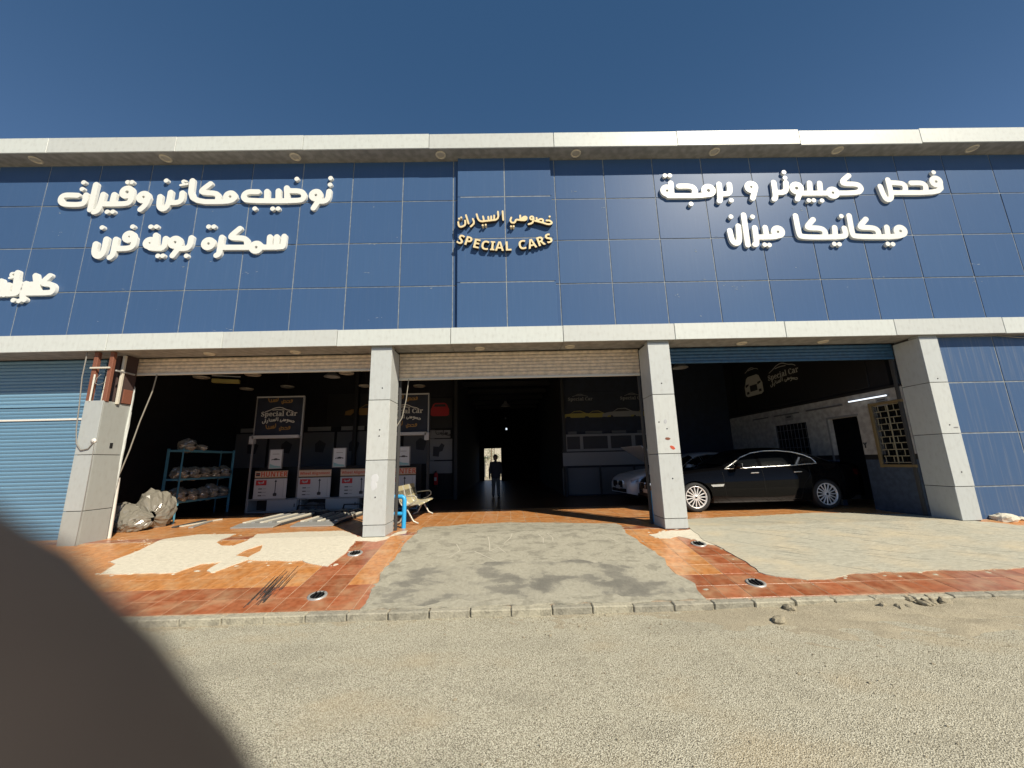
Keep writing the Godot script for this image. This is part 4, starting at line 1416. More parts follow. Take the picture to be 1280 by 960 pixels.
func posters() -> void:
	# over the office: black banner with a white car and the shop's name
	var b := board("shop_banner", "black banner with a white car above the office front", "banner", Vector3(8.86, 4.1, -3.6), -PI / 2, Vector2(5.4, 1.85), M.black)
	flat("car_print", poly(CAR_FRONT, 1.0), M.white_print, b, Vector2(-1.6, -0.35))
	flat("grille_print", poly([-0.2, 0.12, 0.2, 0.12, 0.2, 0.34, -0.2, 0.34]), M.ink, b, Vector2(-1.6, -0.35), 0.005)
	for s in [-1, 1]:
		flat("lamp_print", poly([-0.1, 0.3, 0.08, 0.36, 0.09, 0.42, -0.1, 0.4]), M.ink, b, Vector2(-1.6 + 0.34 * s, -0.35), 0.005)
		flat("vent_print", poly([-0.07, 0.05, 0.07, 0.05, 0.07, 0.14, -0.07, 0.14]), M.ink, b, Vector2(-1.6 + 0.34 * s, -0.35), 0.005)
	part("car_outline", stroke_mesh(SWOOSH, 2.0, 0, 0.002, 0.006), M.white_print, b, Vector3(-1.6, 0.50, 0.002))
	script_logo(b, Vector2(-0.1, 0.05), 1.25, M.white_print)
	part("car_outline", stroke_mesh(SWOOSH, 1.6, 0, 0.002, 0.006), M.red_print, b, Vector3(1.2, 0.25, 0.002))
	# the back wall of the hall, right of the passage
	b = board("car_billboard", "long navy billboard with yellow and white cars over the glazed cabinet", "billboard", Vector3(4.15, 3.47, -6.95), 0, Vector2(3.95, 1.62), M.hall_navy)
	for s in [[-1.35, 0.62, 0], [-0.62, 0.60, 0], [0.42, 0.78, 1], [1.4, 0.7, 0]]:
		flat("car_print", poly(CAR_SIDE, s[1]), M.dim_print if s[2] else M.yellow_print, b, Vector2(s[0], -0.25), 0.002 + 0.002 * (s[2] + 1) + 0.001 * absf(s[0]))
		flat("window_print", poly([-0.4, 0.31, -0.18, 0.43, 0.18, 0.44, 0.45, 0.32], s[1]), M.ink, b, Vector2(s[0], -0.25), 0.012)
	for x in [-1.2, 0.9]:
		part("lettering", text_mesh("Special Car", 0.13, 0.002, "Droid Serif"), M.dim_print, b, Vector3(x, 0.52, 0.003))
		part("car_outline", stroke_mesh(SWOOSH, 1.5, 0, 0.002, 0.005), M.dim_print, b, Vector3(x, 0.62, 0.002))
	var g := thing("glazed_cabinet", "wall cabinet with pale frames and dark panes under the navy billboard", "cabinet", Vector3(4.15, 1.92, -6.98))
	part("carcass", cube(Vector3(4.0, 0.66, 0.24), 0.01), M.grey_board, g, Vector3(0, 0.33, 0.12))
	for s in [[-1.6, 0.5], [-0.75, 0.95], [0.25, 0.8], [1.35, 1.1]]:
		part("pane", cube(Vector3(s[1], 0.48, 0.01), 0.002), M.ink, g, Vector3(s[0], 0.33, 0.247))
		part("label_strip", cube(Vector3(s[1] * 0.7, 0.10, 0.01), 0.002), M.grey_dim, g, Vector3(s[0], 0.73, 0.05))
	var c := thing("wall_counter", "long pale counter front below the glazed wall cabinet", "counter", Vector3(4.1, 0.252, -6.68))
	part("front", cube(Vector3(4.0, 0.5, 0.05), 0.006), M.grey_board, c, Vector3(0, 1.38, 0))
	part("top", cube(Vector3(4.05, 0.04, 0.4), 0.006), M.black, c, Vector3(0, 1.65, -0.18))
	part("shelf_back", cube(Vector3(4.0, 1.0, 0.04), 0.004), M.grey_dim, c, Vector3(0, 0.55, -0.3))
	for x in [-1.9, -0.6, 0.7, 1.95]:
		part("leg", cube(Vector3(0.06, 1.13, 0.06), 0.004), M.black, c, Vector3(x, 0.565, 0))
	# left of the passage
	b = board("red_car_poster", "dark poster of a red car beside the passage", "poster", Vector3(-2.65, 3.56, -6.93), 0, Vector2(0.98, 1.2), M.black)
	flat("car_print", poly(CAR_FRONT, 0.72), M.red_print, b, Vector2(0, -0.1))
	flat("window_print", poly([-0.25, 0.34, -0.2, 0.44, 0.2, 0.44, 0.25, 0.34], 1.0), M.ink, b, Vector2(0, -0.1), 0.005)
	b = board("name_board", "dim grey name board under the red car poster", "board", Vector3(-2.68, 2.72, -6.93), 0, Vector2(0.9, 0.3), M.grey_board)
	for i in 3:
		part("lettering", stroke_mesh(GOLD[[3, 5, 7][i]], 2.4, 0, 0.002, 0.006), M.ink, b, Vector3(0.28 - 0.24 * i, -0.1, 0.002))
	b = board("engine_board", "grey board with a dark engine drawing under the name board", "board", Vector3(-2.65, 2.13, -6.93), 0, Vector2(1.0, 0.8), M.grey_board)
	flat("engine_print", poly([-0.25, -0.25, -0.02, -0.28, 0.0, -0.1, 0.12, -0.06, 0.2, 0.16, 0.08, 0.24, -0.02, 0.1, -0.24, 0.12]), M.ink, b)
	b = board("grey_cabinet_front", "blank grey cabinet front below the engine board", "board", Vector3(-2.65, 1.45, -6.93), 0, Vector2(1.0, 0.46), M.grey_board)
	b = board("orange_car_banner", "dim banner of an orange sports car on the back wall", "banner", Vector3(-5.3, 3.75, -6.95), 0, Vector2(3.6, 1.3), M.black)
	flat("car_print", poly(CAR_SIDE, 1.0), M.amber_print, b, Vector2(-0.1, -0.25))
	flat("window_print", poly([-0.4, 0.31, -0.18, 0.43, 0.18, 0.44, 0.45, 0.32]), M.ink, b, Vector2(-0.1, -0.25), 0.006)
	flat("car_print", poly(CAR_SIDE, 0.7), M.red_print, b, Vector2(1.35, -0.1))
	for i in 6:
		b = board("wall_cabinet_front", "dim grey wall cabinet front low on the hall's back wall, %s from the passage" % ["sixth", "fifth", "fourth", "third", "second", "first"][i], "board", Vector3(-9.95 + 1.30 * i, 2.25, -6.94), 0, Vector2(1.2, 1.3), M.grey_dim, "wall cabinet fronts")
		flat("engine_print", poly([-0.2, -0.2, 0.1, -0.24, 0.2, 0.1, -0.05, 0.25, -0.22, 0.1]), M.ink, b, Vector2(0.1, 0.1))
		part("label_strip", cube(Vector3(0.9, 0.16, 0.01), 0.002), M.dim_print, b, Vector3(0, 0.78, 0))
	var ex := thing("fire_extinguisher", "small red fire extinguisher by the passage wall", "fire extinguisher", Vector3(-2.75, 0.80, -6.8))
	part("bottle", B.new().lathe([Vector2(0, 0), Vector2(0.085, 0.01), Vector2(0.085, 0.38), Vector2(0.05, 0.45), Vector2(0.025, 0.47), Vector2(0, 0.47)], 14).done(), M.red_print, ex)
	part("valve", cube(Vector3(0.05, 0.06, 0.09), 0.01), M.black, ex, Vector3(0, 0.49, 0.01))
	part("label", cube(Vector3(0.09, 0.13, 0.004), 0.001), M.white_board, ex, Vector3(0, 0.22, 0.086))
	part("bracket", cube(Vector3(0.12, 0.05, 0.11), 0.01), M.black, ex, Vector3(0, -0.03, -0.06))


# ------------------------------------------------------------------ wheel alignment bay
func alignment_bay() -> void:
	var z := -4.0
	var c := thing("alignment_console", "long low black console with pale cabinet doors under the wheel boards", "cabinet", Vector3(-5.4, 0.252, z - 0.3))
	part("back_panel", cube(Vector3(5.2, 1.35, 0.06), 0.006), M.black, c, Vector3(0, 0.675, -0.25))
	part("top", cube(Vector3(5.2, 0.03, 0.5), 0.006), M.cabinet, c, Vector3(0, 0.385, 0.02))
	part("base", cube(Vector3(5.2, 0.03, 0.46), 0.004), M.cabinet, c, Vector3(0, 0.016, 0))
	for x in [-2.58, -1.98, -1.05, -0.97, -0.2, 0.8, 1.0, 1.9, 2.58]:
		part("divider", cube(Vector3(0.03, 0.34, 0.44), 0.003), M.cabinet, c, Vector3(x, 0.2, 0))
	for s in [[-1.52, 0.9], [0.30, 0.96], [1.45, 0.86]]:
		var d := part("door", cube(Vector3(s[1], 0.325, 0.02), 0.004), M.cabinet, c, Vector3(s[0], 0.2, 0.232))
		part("handle", cube(Vector3(0.02, 0.10, 0.02), 0.004), M.black, d, Vector3(s[1] * 0.42, 0, 0.018))
	part("tool_heap", lump(Vector3(0.6, 0.22, 0.3), 9, 0.5, 0.08), M.grey_dim, c, Vector3(-0.6, 0.12, 0.02))
	var boards := [[-7.285, "HUNTER", "white wheel chart headed HUNTER in orange beside the blue rack"], [-5.95, "Wheel Alignment", "white wheel chart headed Wheel Alignment in the middle of the console"], [-4.67, "Wheel Alignment", "white wheel chart headed Wheel Alignment half hidden by the clad pillar"], [-3.35, "HUNTER", "white wheel chart headed HUNTER behind the waiting bench"]]
	for s in boards:
		var t := thing("wheel_chart", s[2], "sign", Vector3(s[0], 0.652, z), 0, "wheel charts on the console")
		part("panel", cube(Vector3(0.99, 0.60, 0.025), 0.004), M.white_board, t, Vector3(0, 0.31, 0))
		var h := part("header", cube(Vector3(0.99, 0.215, 0.03), 0.004), M.header_paper, t, Vector3(0, 0.74, 0))
		part("header_frame", B.new().box(Vector3(0, 0.096, 0.017), Vector3(0.98, 0.014, 0.004)).box(Vector3(0, -0.096, 0.017), Vector3(0.98, 0.014, 0.004)).done(), M.amber_print, h)
		if s[1] == "HUNTER":
			part("lettering", text_mesh("HUNTER", 0.155, 0.004), M.orange_print, h, Vector3(0.09, 0.0, 0.018))
			flat("emblem", poly([-0.06, -0.05, 0.06, -0.05, 0.06, 0.05, -0.06, 0.05]), M.ink, h, Vector2(-0.40, 0), 0.017)
			flat("emblem_line", poly([-0.05, -0.008, 0.05, -0.008, 0.05, 0.008, -0.05, 0.008]), M.orange_print, h, Vector2(-0.40, 0.01), 0.019)
		else:
			part("lettering", text_mesh("Wheel Alignment", 0.082, 0.004), M.orange_print, h, Vector3(0, 0.0, 0.018))
		flat("red_label", poly([-0.16, -0.075, 0.16, -0.075, 0.16, 0.075, -0.16, 0.075]), M.red_print, t, Vector2(-0.28, 0.49), 0.014)
		part("lettering", stroke_mesh(GOLD[3], 2.6, 0, 0.002, 0.003), M.paper, t, Vector3(-0.16, 0.42, 0.017))
		part("lettering", stroke_mesh(GOLD[7], 2.6, 0, 0.002, 0.003), M.paper, t, Vector3(-0.58, 0.45, 0.017))
		for i in 3:
			flat("print_line", poly([-0.11, -0.014, 0.0, -0.014, 0.0, 0.014, -0.11, 0.014]), M.ink, t, Vector2(-0.24, 0.31 - 0.10 * i), 0.014)
			flat("print_line", poly([0.02, -0.008, 0.13, -0.008, 0.13, 0.008, 0.02, 0.008]), M.grey_board, t, Vector2(-0.24, 0.31 - 0.10 * i), 0.014)
		flat("axle_drawing", poly([-0.012, -0.16, 0.012, -0.16, 0.012, 0.2, -0.012, 0.2]), M.ink, t, Vector2(0.16, 0.32), 0.014)
		flat("axle_drawing", poly([-0.05, -0.05, 0.05, -0.05, 0.06, 0.02, 0, 0.06, -0.06, 0.02]), M.ink, t, Vector2(0.16, 0.14), 0.016)
		flat("axle_drawing", poly([-0.04, -0.02, 0.04, -0.02, 0.0, 0.05]), M.ink, t, Vector2(0.16, 0.53), 0.016)
		flat("grid_line", poly([-0.003, -0.26, 0.003, -0.26, 0.003, 0.26, -0.003, 0.26]), M.grey_board, t, Vector2(0.40, 0.31), 0.014)
	# signboards on steel frames above
	var texts := [["signboard", -7.285, 1.49, "black shop signboard on posts above the first HUNTER chart", FAHS], ["signboard", -3.27, 1.49, "black shop signboard on posts behind the waiting bench", FAHS]]
	for s in texts:
		var t := thing(s[0], s[3], "sign", Vector3(s[1], 0.252, z - 0.12), 0, "black signboards over the wheel charts")
		part("panel", cube(Vector3(1.46, 1.22, 0.05), 0.004), M.hall_navy, t, Vector3(0, 2.94, 0))
		part("frame", cube(Vector3(1.52, 0.045, 0.07), 0.004), M.white_board, t, Vector3(0, 3.572, 0))
		part("frame", cube(Vector3(0.04, 1.26, 0.07), 0.004), M.cabinet, t, Vector3(0.75, 2.94, 0))
		part("frame", cube(Vector3(1.46, 0.10, 0.14), 0.006), M.white_board, t, Vector3(-0.02, 2.29, 0.04))
		part("bracket", cube(Vector3(0.14, 0.24, 0.14), 0.006), M.white_board, t, Vector3(-0.75 if s[1] < -5 else 0.72, 2.20, 0.04))
		for x in [-0.74, 0.76]:
			part("post", cube(Vector3(0.05 if s[1] < -5 else 0.09, 3.55, 0.05), 0.004), M.grey_board if s[1] < -5 else M.black, t, Vector3(x, 1.775, 0.0))
		var f := Node3D.new()
		script_logo_on(t, Vector3(0, 2.97, 0.026))
		for p in [[0.40, M.amber_print], [-0.46, M.amber_print]]:
			part("lettering", stroke_mesh(FAHS, 6.0, 0, 0.002, 0.0022), p[1], t, Vector3(-0.36, 2.94 + p[0], 0.027))
			part("lettering", stroke_mesh(GOLD[3], 2.6, 0, 0.002, 0.006), p[1], t, Vector3(0.02, 2.92 + p[0], 0.027))
	# leaflets in clear holders
	for s in [[-7.19, "small leaflet with a car drawing above the first HUNTER chart"], [-5.23, "small leaflet with a teal foot between the two Wheel Alignment charts"], [-3.25, "small leaflet with a flower drawing above the HUNTER chart behind the bench"]]:
		var t := thing("leaflet", s[1], "poster", Vector3(s[0], 1.55, z + 0.02), 0, "leaflets on the console")
		part("holder", cube(Vector3(0.43, 0.60, 0.012), 0.003), M.grey_board, t, Vector3(0, 0.30, -0.008))
		part("sheet", cube(Vector3(0.36, 0.56, 0.006), 0.001), M.paper, t, Vector3(0, 0.30, 0.002))
		flat("foot_print", poly([-0.17, -0.27, 0.17, -0.27, 0.17, -0.22, -0.02, -0.20, -0.17, -0.14]), M.paper_teal, t, Vector2(0, 0.30), 0.006)
		flat("car_print", poly(CAR_SIDE, 0.13), M.ink, t, Vector2(0, 0.26), 0.006)
		flat("print_line", poly([-0.10, -0.008, 0.10, -0.008, 0.10, 0.008, -0.10, 0.008]), M.grey_board, t, Vector2(0, 0.45), 0.006)
	# the lift: two sets of ribbed runways let into the floor
	var l := thing("wheel_lift", "pair of low ribbed steel runways of a wheel lift in the floor", "lift", Vector3(-5.3, FLOOR_Y, -2.6))
	for s in [-0.55, 0.80]:
		part("runway", cube(Vector3(0.98, 0.05, 2.5), 0.006), M.groove, l, Vector3(s, 0.027, 0))
		for i in 5:
			part("rib", cube(Vector3(0.085, 0.05, 2.46), 0.008), M.steel_pale if i % 2 == 0 else M.steel, l, Vector3(s - 0.40 + 0.2 * i, 0.072, 0))
		part("ramp_flap", cube(Vector3(0.96, 0.03, 0.34), 0.006), M.steel, l, Vector3(s, 0.038, 1.41), Vector3(0.14, 0, 0))
		part("wheel_stop", B.new().tube([Vector3(s - 0.42, 0.05, -1.1), Vector3(s - 0.38, 0.22, -1.1), Vector3(s + 0.38, 0.22, -1.1), Vector3(s + 0.42, 0.05, -1.1)], 0.022, 8).done(), M.black, l)
	part("jack_beam", cube(Vector3(3.2, 0.10, 0.16), 0.01), M.black, l, Vector3(0.1, 0.052, -0.5))
	for s in [[-8.0, -2.0, 0.12, "flat steel bar on the floor, closest to the blue rack"], [-7.78, -2.1, -0.1, "flat steel bar on the floor, between two others by the wheel lift"], [-7.6, -1.85, 0.3, "flat steel bar on the floor, closest to the wheel lift"]]:
		var bar := part("steel_bar", cube(Vector3(0.10, 0.03, 1.15), 0.006), [M.steel, M.groove, M.steel_pale][int(s[2] * 10) % 3], null, Vector3(s[0], FLOOR_Y + 0.016, s[1]), Vector3(0, s[2], 0))
		tag(bar, s[3], "steel bar", "steel bars on the floor")


func script_logo_on(t: Node, at: Vector3) -> void:
	part("car_outline", stroke_mesh(SWOOSH, 1.6, 0, 0.002, 0.0072), M.white_print, t, at + Vector3(0, 0.12, 0))
	part("lettering", text_mesh("Special Car", 0.15, 0.003, "Droid Serif"), M.white_print, t, at + Vector3(0, 0.05, 0.001))
	for l in GOLD:
		part("lettering", stroke_mesh(l, 2.6, 0, 0.002, 0.0046), M.white_print, t, at + Vector3(0, -0.255, 0))


# ------------------------------------------------------------------ rack and wrapped bundles
func rack_and_bundles() -> void:
	var r := thing("storage_rack", "blue steel storage rack along the hall's side wall", "rack", Vector3(-9.13, FLOOR_Y, -3.6))
	for x in [-0.21, 0.21]:
		for z in [-1.0, 1.0]:
			part("post", B.new().box(Vector3(0, 0.96, 0), Vector3(0.045, 1.92, 0.005)).box(Vector3(0.02 * signf(-x), 0.96, 0.02 * signf(-z)), Vector3(0.005, 1.92, 0.045)).done(), M.rack_blue, r, Vector3(x, 0, z))
	for y in [0.50, 1.10, 1.88]:
		part("shelf", cube(Vector3(0.42, 0.012, 2.0), 0.003), M.rack_blue, r, Vector3(0, y, 0))
		for x in [-0.205, 0.205]:
			part("rail", cube(Vector3(0.03, 0.05, 1.98), 0.004), M.rack_blue, r, Vector3(x, y - 0.02, 0))
		for z in [-0.98, 0.98]:
			part("rail", cube(Vector3(0.40, 0.05, 0.03), 0.004), M.rack_blue, r, Vector3(0, y - 0.02, z))
	part("foot_plate", cube(Vector3(0.14, 0.16, 0.012), 0.004), M.rack_blue, r, Vector3(0.21, 0.48, 1.01))
	var k := 0
	for y in [0.52, 1.12]:
		for i in 5:
			var h := rng.randf_range(0.28, 0.38)
			var o := part("wrapped_bundle", wrapped(Vector3(0.46, h * 1.15, rng.randf_range(0.40, 0.46)), 60 + k, 36, 16), M.plastic, null, Vector3(-9.08 + rng.randf_range(-0.02, 0.03), FLOOR_Y + y + h * 0.36, -2.80 - 0.40 * i))
			tag(o, "plastic wrapped part, %s from the sunlit post, %s shelf of the blue rack" % [["first", "second", "third", "fourth", "fifth"][i], ["lower", "upper"][int(y > 1)]], "wrapped part", "wrapped parts on the %s shelf" % ["lower", "upper"][int(y > 1)])
			k += 1
	for s in [[-2.85, 0.42, 0.32, "larger plastic wrapped part on top of the blue rack"], [-3.3, 0.24, 0.18, "smaller plastic wrapped part on top of the blue rack"]]:
		var o := part("wrapped_bundle", wrapped(Vector3(0.46, s[2] * 1.1, s[1]), 80 + int(s[1] * 100), 36, 16), M.plastic, null, Vector3(-9.05, FLOOR_Y + 1.89 + s[2] * 0.38, s[0]))
		tag(o, s[3], "wrapped part")
	for s in [[-9.10, -1.25, 0.85, 0.62, 0.75, "low crumpled bundle of clear plastic beside the broken pillar", 0.5], [-8.68, -1.70, 0.80, 0.86, 0.72, "tall crumpled bundle of clear plastic in front of the blue rack", 2.2], [-8.62, -1.12, 0.62, 0.44, 0.5, "small crumpled bundle of clear plastic nearest the white pipe", 0.2]]:
		var o := part("plastic_bundle", wrapped(Vector3(s[2] * 1.2, s[3] * 1.05, s[4]), 90 + int(s[3] * 100), 34, 15), M.plastic, null, Vector3(s[0], FLOOR_Y + s[3] * 0.42, s[1]), Vector3(0, s[6], 0.12))
		tag(o, s[5], "plastic bundle")


func bench() -> void:
	var b := thing("waiting_bench", "cream perforated metal waiting bench with armrests behind the clad pillar", "bench", Vector3(-2.3, FLOOR_Y, -1.85))
	var prof := [Vector2(-0.30, 0.84), Vector2(-0.27, 0.74), Vector2(-0.235, 0.60), Vector2(-0.205, 0.49), Vector2(-0.16, 0.42), Vector2(-0.08, 0.40), Vector2(0.05, 0.415), Vector2(0.17, 0.44), Vector2(0.225, 0.44), Vector2(0.245, 0.41)]
	for i in 3:
		var z := -0.58 + 0.58 * i
		var seat := B.new()
		for side in 2:
			var rows := []
			for p in prof:
				var q: Vector2 = p + (Vector2(-0.012, -0.012) if side else Vector2.ZERO)
				rows.append([Vector3(q.x, q.y, z - 0.265), Vector3(q.x, q.y, z), Vector3(q.x, q.y, z + 0.265)])
			seat.sheet(rows, true, side == 0)
		var s := part("seat", seat.done(), M.seat_cream, b)
		for e in [-0.265, 0.265]:
			var line := []
			for p in prof:
				line.append(Vector3(p.x, p.y, z + e))
			part("rim", B.new().tube(line, 0.014, 6).done(), M.seat_steel, s)
		# perforation rows as shallow dark slots
		for k in 6:
			part("slot", cube(Vector3(0.008, 0.15, 0.02), 0.002), M.groove, s, Vector3(-0.243, 0.66, z - 0.2 + 0.08 * k), Vector3(0, 0, 0.22))
	for z in [-0.87, 0.87]:
		part("armrest", B.new().tube([Vector3(-0.20, 0.60, z), Vector3(-0.05, 0.62, z), Vector3(0.12, 0.63, z), Vector3(0.17, 0.60, z), Vector3(0.17, 0.53, z), Vector3(0.08, 0.46, z), Vector3(-0.08, 0.40, z)], 0.016, 8).done(), M.seat_steel, b)
	part("beam", cube(Vector3(0.07, 0.05, 1.78), 0.006), M.black, b, Vector3(-0.04, 0.36, 0))
	for z in [-0.86, 0.86]:
		part("leg", B.new().tube([Vector3(-0.30, 0.02, z), Vector3(-0.18, 0.07, z), Vector3(-0.04, 0.34, z)], 0.022, 8).done(), M.seat_steel, b)
		part("leg", B.new().tube([Vector3(0.24, 0.02, z), Vector3(0.12, 0.07, z), Vector3(-0.04, 0.34, z)], 0.022, 8).done(), M.seat_steel, b)


func hoops() -> void:
	for s in [[-2.275, -2.93, "bright blue pipe guard rail behind the pillar with the paper stain"], [3.17, 3.76, "blue pipe guard rail in the shade of the pillar with orange stickers"]]:
		var t := thing("pipe_guard", s[2], "guard rail", Vector3(s[0], FLOOR_Y, -0.52))
		var w: float = s[1] - s[0]
		var sg := signf(w)
		part("hoop", B.new().tube([Vector3(0, 0, 0), Vector3(0, 0.58, 0), Vector3(0.015 * sg, 0.63, 0), Vector3(0.06 * sg, 0.655, 0), Vector3(w - 0.06 * sg, 0.655, 0), Vector3(w - 0.015 * sg, 0.63, 0), Vector3(w, 0.58, 0), Vector3(w, 0, 0)], 0.048, 14).done(), M.hoop_blue, t)
		part("cross_pipe", B.new().tube([Vector3(0, 0.30, 0), Vector3(w, 0.30, 0)], 0.042, 12).done(), M.hoop_blue, t)


func ropes_and_pipes() -> void:
	var p := part("white_pipe", B.new().tube([Vector3(-8.255, 0.20, -0.25), Vector3(-8.265, 0.9, -0.25), Vector3(-8.27, 1.46, -0.24)], 0.038, 12).done(), M.pvc)
	tag(p, "white plastic pipe standing against the broken pillar's back corner", "pipe")
	p = part("rope", B.new().tube([Vector3(-8.27, 1.40, -0.22), Vector3(-8.20, 1.62, -0.21), Vector3(-8.10, 2.02, -0.21), Vector3(-7.97, 2.65, -0.2), Vector3(-7.80, 3.3, -0.19), Vector3(-7.74, 3.68, -0.17)], 0.013, 7).done(), M.rope)
	tag(p, "grey pull rope hanging from the cream shutter to the white pipe", "rope")
	p = part("rope", B.new().tube([Vector3(-2.43, 2.35, -0.16), Vector3(-2.30, 2.6, -0.21), Vector3(-2.22, 3.0, -0.2), Vector3(-2.17, 3.45, -0.17)], 0.011, 7).done(), M.rope)
	tag(p, "thin pull rope hanging from the middle shutter behind the paper stained pillar", "rope")
	p = part("pillar_cable", B.new().tube([Vector3(-8.73, 4.06, 0.40), Vector3(-8.69, 3.5, 0.44), Vector3(-8.62, 2.9, 0.45), Vector3(-8.60, 2.46, 0.44), Vector3(-8.54, 2.15, 0.44), Vector3(-8.43, 2.02, 0.44), Vector3(-8.29, 2.05, 0.44), Vector3(-8.20, 2.19, 0.44)], 0.011, 7).done(), M.cable)
	tag(p, "loose grey cable looping down the broken pillar's edge", "cable")
	p = part("edge_wire", B.new().tube([Vector3(-8.197, 2.17, 0.432), Vector3(-8.186, 1.8, 0.432), Vector3(-8.183, 1.0, 0.434), Vector3(-8.19, 0.5, 0.432), Vector3(-8.20, 0.24, 0.43)], 0.006, 6).done(), M.cable)
	tag(p, "thin dark wire running straight down the broken pillar's corner", "cable")
	p = part("junction_disc", B.new().lathe([Vector2(0, 0.025), Vector2(0.045, 0.022), Vector2(0.05, 0.0)], 16, Basis(Vector3.RIGHT, PI / 2)).done(), M.pvc, null, Vector3(-8.225, 2.2, 0.421))
	tag(p, "small white junction disc on the broken pillar where the cable ends", "junction box")
	p = part("soffit_cable", B.new().tube([Vector3(10.75, 4.045, 0.32), Vector3(11.2, 3.985, 0.34), Vector3(11.8, 3.965, 0.35), Vector3(12.6, 3.98, 0.35), Vector3(13.4, 4.04, 0.33)], 0.010, 7).done(), M.rope)
	tag(p, "thin pale cable sagging under the band over the blue wall", "cable")


func small_things() -> void:
	for s in [[-2.58, 2.61, "round ground light in the brown tiles near the kerb, below the paper stained pillar"], [-2.65, 1.17, "round ground light in the brown tiles near the paper stained pillar's foot"], [3.28, 1.17, "round ground light with a chipped collar near the foot of the pillar with orange stickers"], [3.33, 2.61, "round ground light in the brown tiles near the kerb, before the black car's bay"]]:
		var t := thing("ground_light", s[2], "light fixture", Vector3(s[0], ramp_y(s[1]) + 0.001, s[1]), 0, "lights let into the forecourt")
		t.rotation.x = atan(RAMP)
		part("collar", B.new().lathe([Vector2(0.125, -0.01), Vector2(0.122, 0.012), Vector2(0.105, 0.016), Vector2(0.088, 0.010)], 28).done(), M.steel, t)
		part("lens", B.new().lathe([Vector2(0, 0.012), Vector2(0.06, 0.011), Vector2(0.089, 0.008)], 24).done(), M.glass_dark, t)
		for i in 3:
			part("guard_bar", cube(Vector3(0.016, 0.012, 0.17), 0.003), M.black, t, Vector3(-0.05 + 0.05 * i, 0.016, 0))
	var rings := [[-9.2, -3.2, "front one over the blue rack"], [-9.1, -5.1, "rear one over the blue rack"], [-7.53, -3.0, "front one over the first HUNTER chart"], [-7.56, -4.88, "rear one over the first HUNTER chart"], [-4.78, -3.05, "front one beside the paper stained pillar"], [-4.95, -5.02, "rear one beside the paper stained pillar"], [-3.1, -5.23, "alone over the waiting bench"]]
	for r in rings:
		var t := thing("ring_light", "pale round ceiling ring light, " + r[2], "light fixture", Vector3(r[0], 4.3, r[1]), 0, "ring lights in the hall")
		part("ring", B.new().lathe([Vector2(0.10, 0.03), Vector2(0.105, 0.0), Vector2(0.14, -0.012), Vector2(0.19, -0.01), Vector2(0.215, 0.01), Vector2(0.21, 0.035), Vector2(0.10, 0.03)], 28).done(), M.lamp_glass, t)
		part("disc", B.new().lathe([Vector2(0, 0.02), Vector2(0.10, 0.02)], 20).done(), M.grey_dim, t)
		part("rod", B.new().tube([Vector3(0, 0.02, 0), Vector3(0, 1.3, 0)], 0.008, 6).done(), M.black, t)
	for r in [[-5.43, 4.32, -3.54, "bell shaped pendant lamp among the ring lights"], [5.40, 4.32, -3.3, "bell shaped pendant lamp behind the blue shutter"], [-0.06, 4.3, -10.7, "bell shaped pendant lamp in the passage"]]:
		var t := thing("pendant_lamp", r[3], "light fixture", Vector3(r[0], r[1], r[2]), 0, "bell lamps in the hall")
		part("shade", B.new().lathe([Vector2(0.24, 0.0), Vector2(0.225, 0.03), Vector2(0.14, 0.10), Vector2(0.07, 0.17), Vector2(0.06, 0.27), Vector2(0, 0.28)], 24).done(), M.grey_board, t)
		part("rod", B.new().tube([Vector3(0, 0.26, 0), Vector3(0, 1.28, 0)], 0.010, 6).done(), M.black, t)
	var bt := thing("batten_lamp", "yellowish batten lamp with a white strip beside the first ring light", "light fixture", Vector3(-8.85, 4.3, -3.75), 0.35)
	part("body", cube(Vector3(0.72, 0.12, 0.16), 0.01), mat("batten_body", lin(0.40, 0.36, 0.12), 0.6), bt)
	part("strip", cube(Vector3(0.76, 0.03, 0.03), 0.006), M.paper, bt, Vector3(0, 0.16, 0.02))
	part("rod", B.new().tube([Vector3(0, 0.05, 0), Vector3(0, 1.3, 0)], 0.008, 6).done(), M.black, bt)
	# two small lit bulbs far down the passage
	var glow := mat("bulb_glow", Color(1, 1, 1), 0.4)
	glow.emission_enabled = true
	glow.emission = Color(0.9, 0.95, 1.0)
	glow.emission_energy_multiplier = 0.8
	for s in [[-0.05, 3.62, -16.0, "lit white bulb far down the passage"], [-0.07, 3.98, -13.2, "dimmer lit bulb hanging nearer in the passage"]]:
		var t := thing("hanging_bulb", s[3], "light fixture", Vector3(s[0], s[1], s[2]))
		part("bulb", B.new().lathe([Vector2(0, -0.07), Vector2(0.05, -0.05), Vector2(0.06, 0), Vector2(0.03, 0.06), Vector2(0, 0.07)], 12).done(), glow if s[2] < -15 else M.paper, t)
		part("cord", B.new().tube([Vector3(0, 0.06, 0), Vector3(0, 5.6 - s[1], 0)], 0.006, 5).done(), M.black, t)
		if s[2] < -15:
			var l := OmniLight3D.new()
			l.name = "bulb_light"
			t.add_child(l)
			l.light_energy = 0.01
			l.light_size = 0.05
			l.omni_range = 20
			l.omni_attenuation = 2
			l.shadow_enabled = true
	# rubble at the foot of the blue wall
	for s in [[9.75, 0.26, 0.22, "cream rubble lump at the blue wall's foot close to the pillar"], [10.75, 0.30, 0.26, "second cream rubble lump farther along the blue wall's foot"], [10.1, 0.12, 0.10, "smallest cream rubble lump between two others at the blue wall's foot"]]:
		var o := part("plaster_rubble", lump(Vector3(s[1] * 1.4, s[2] * 0.7, s[1]), int(s[0] * 10), 0.5, 0.06, 18, 12), M.concrete_pale, null, Vector3(s[0], 0.24 + s[2] * 0.14, 0.38))
		tag(o, s[3], "rubble")
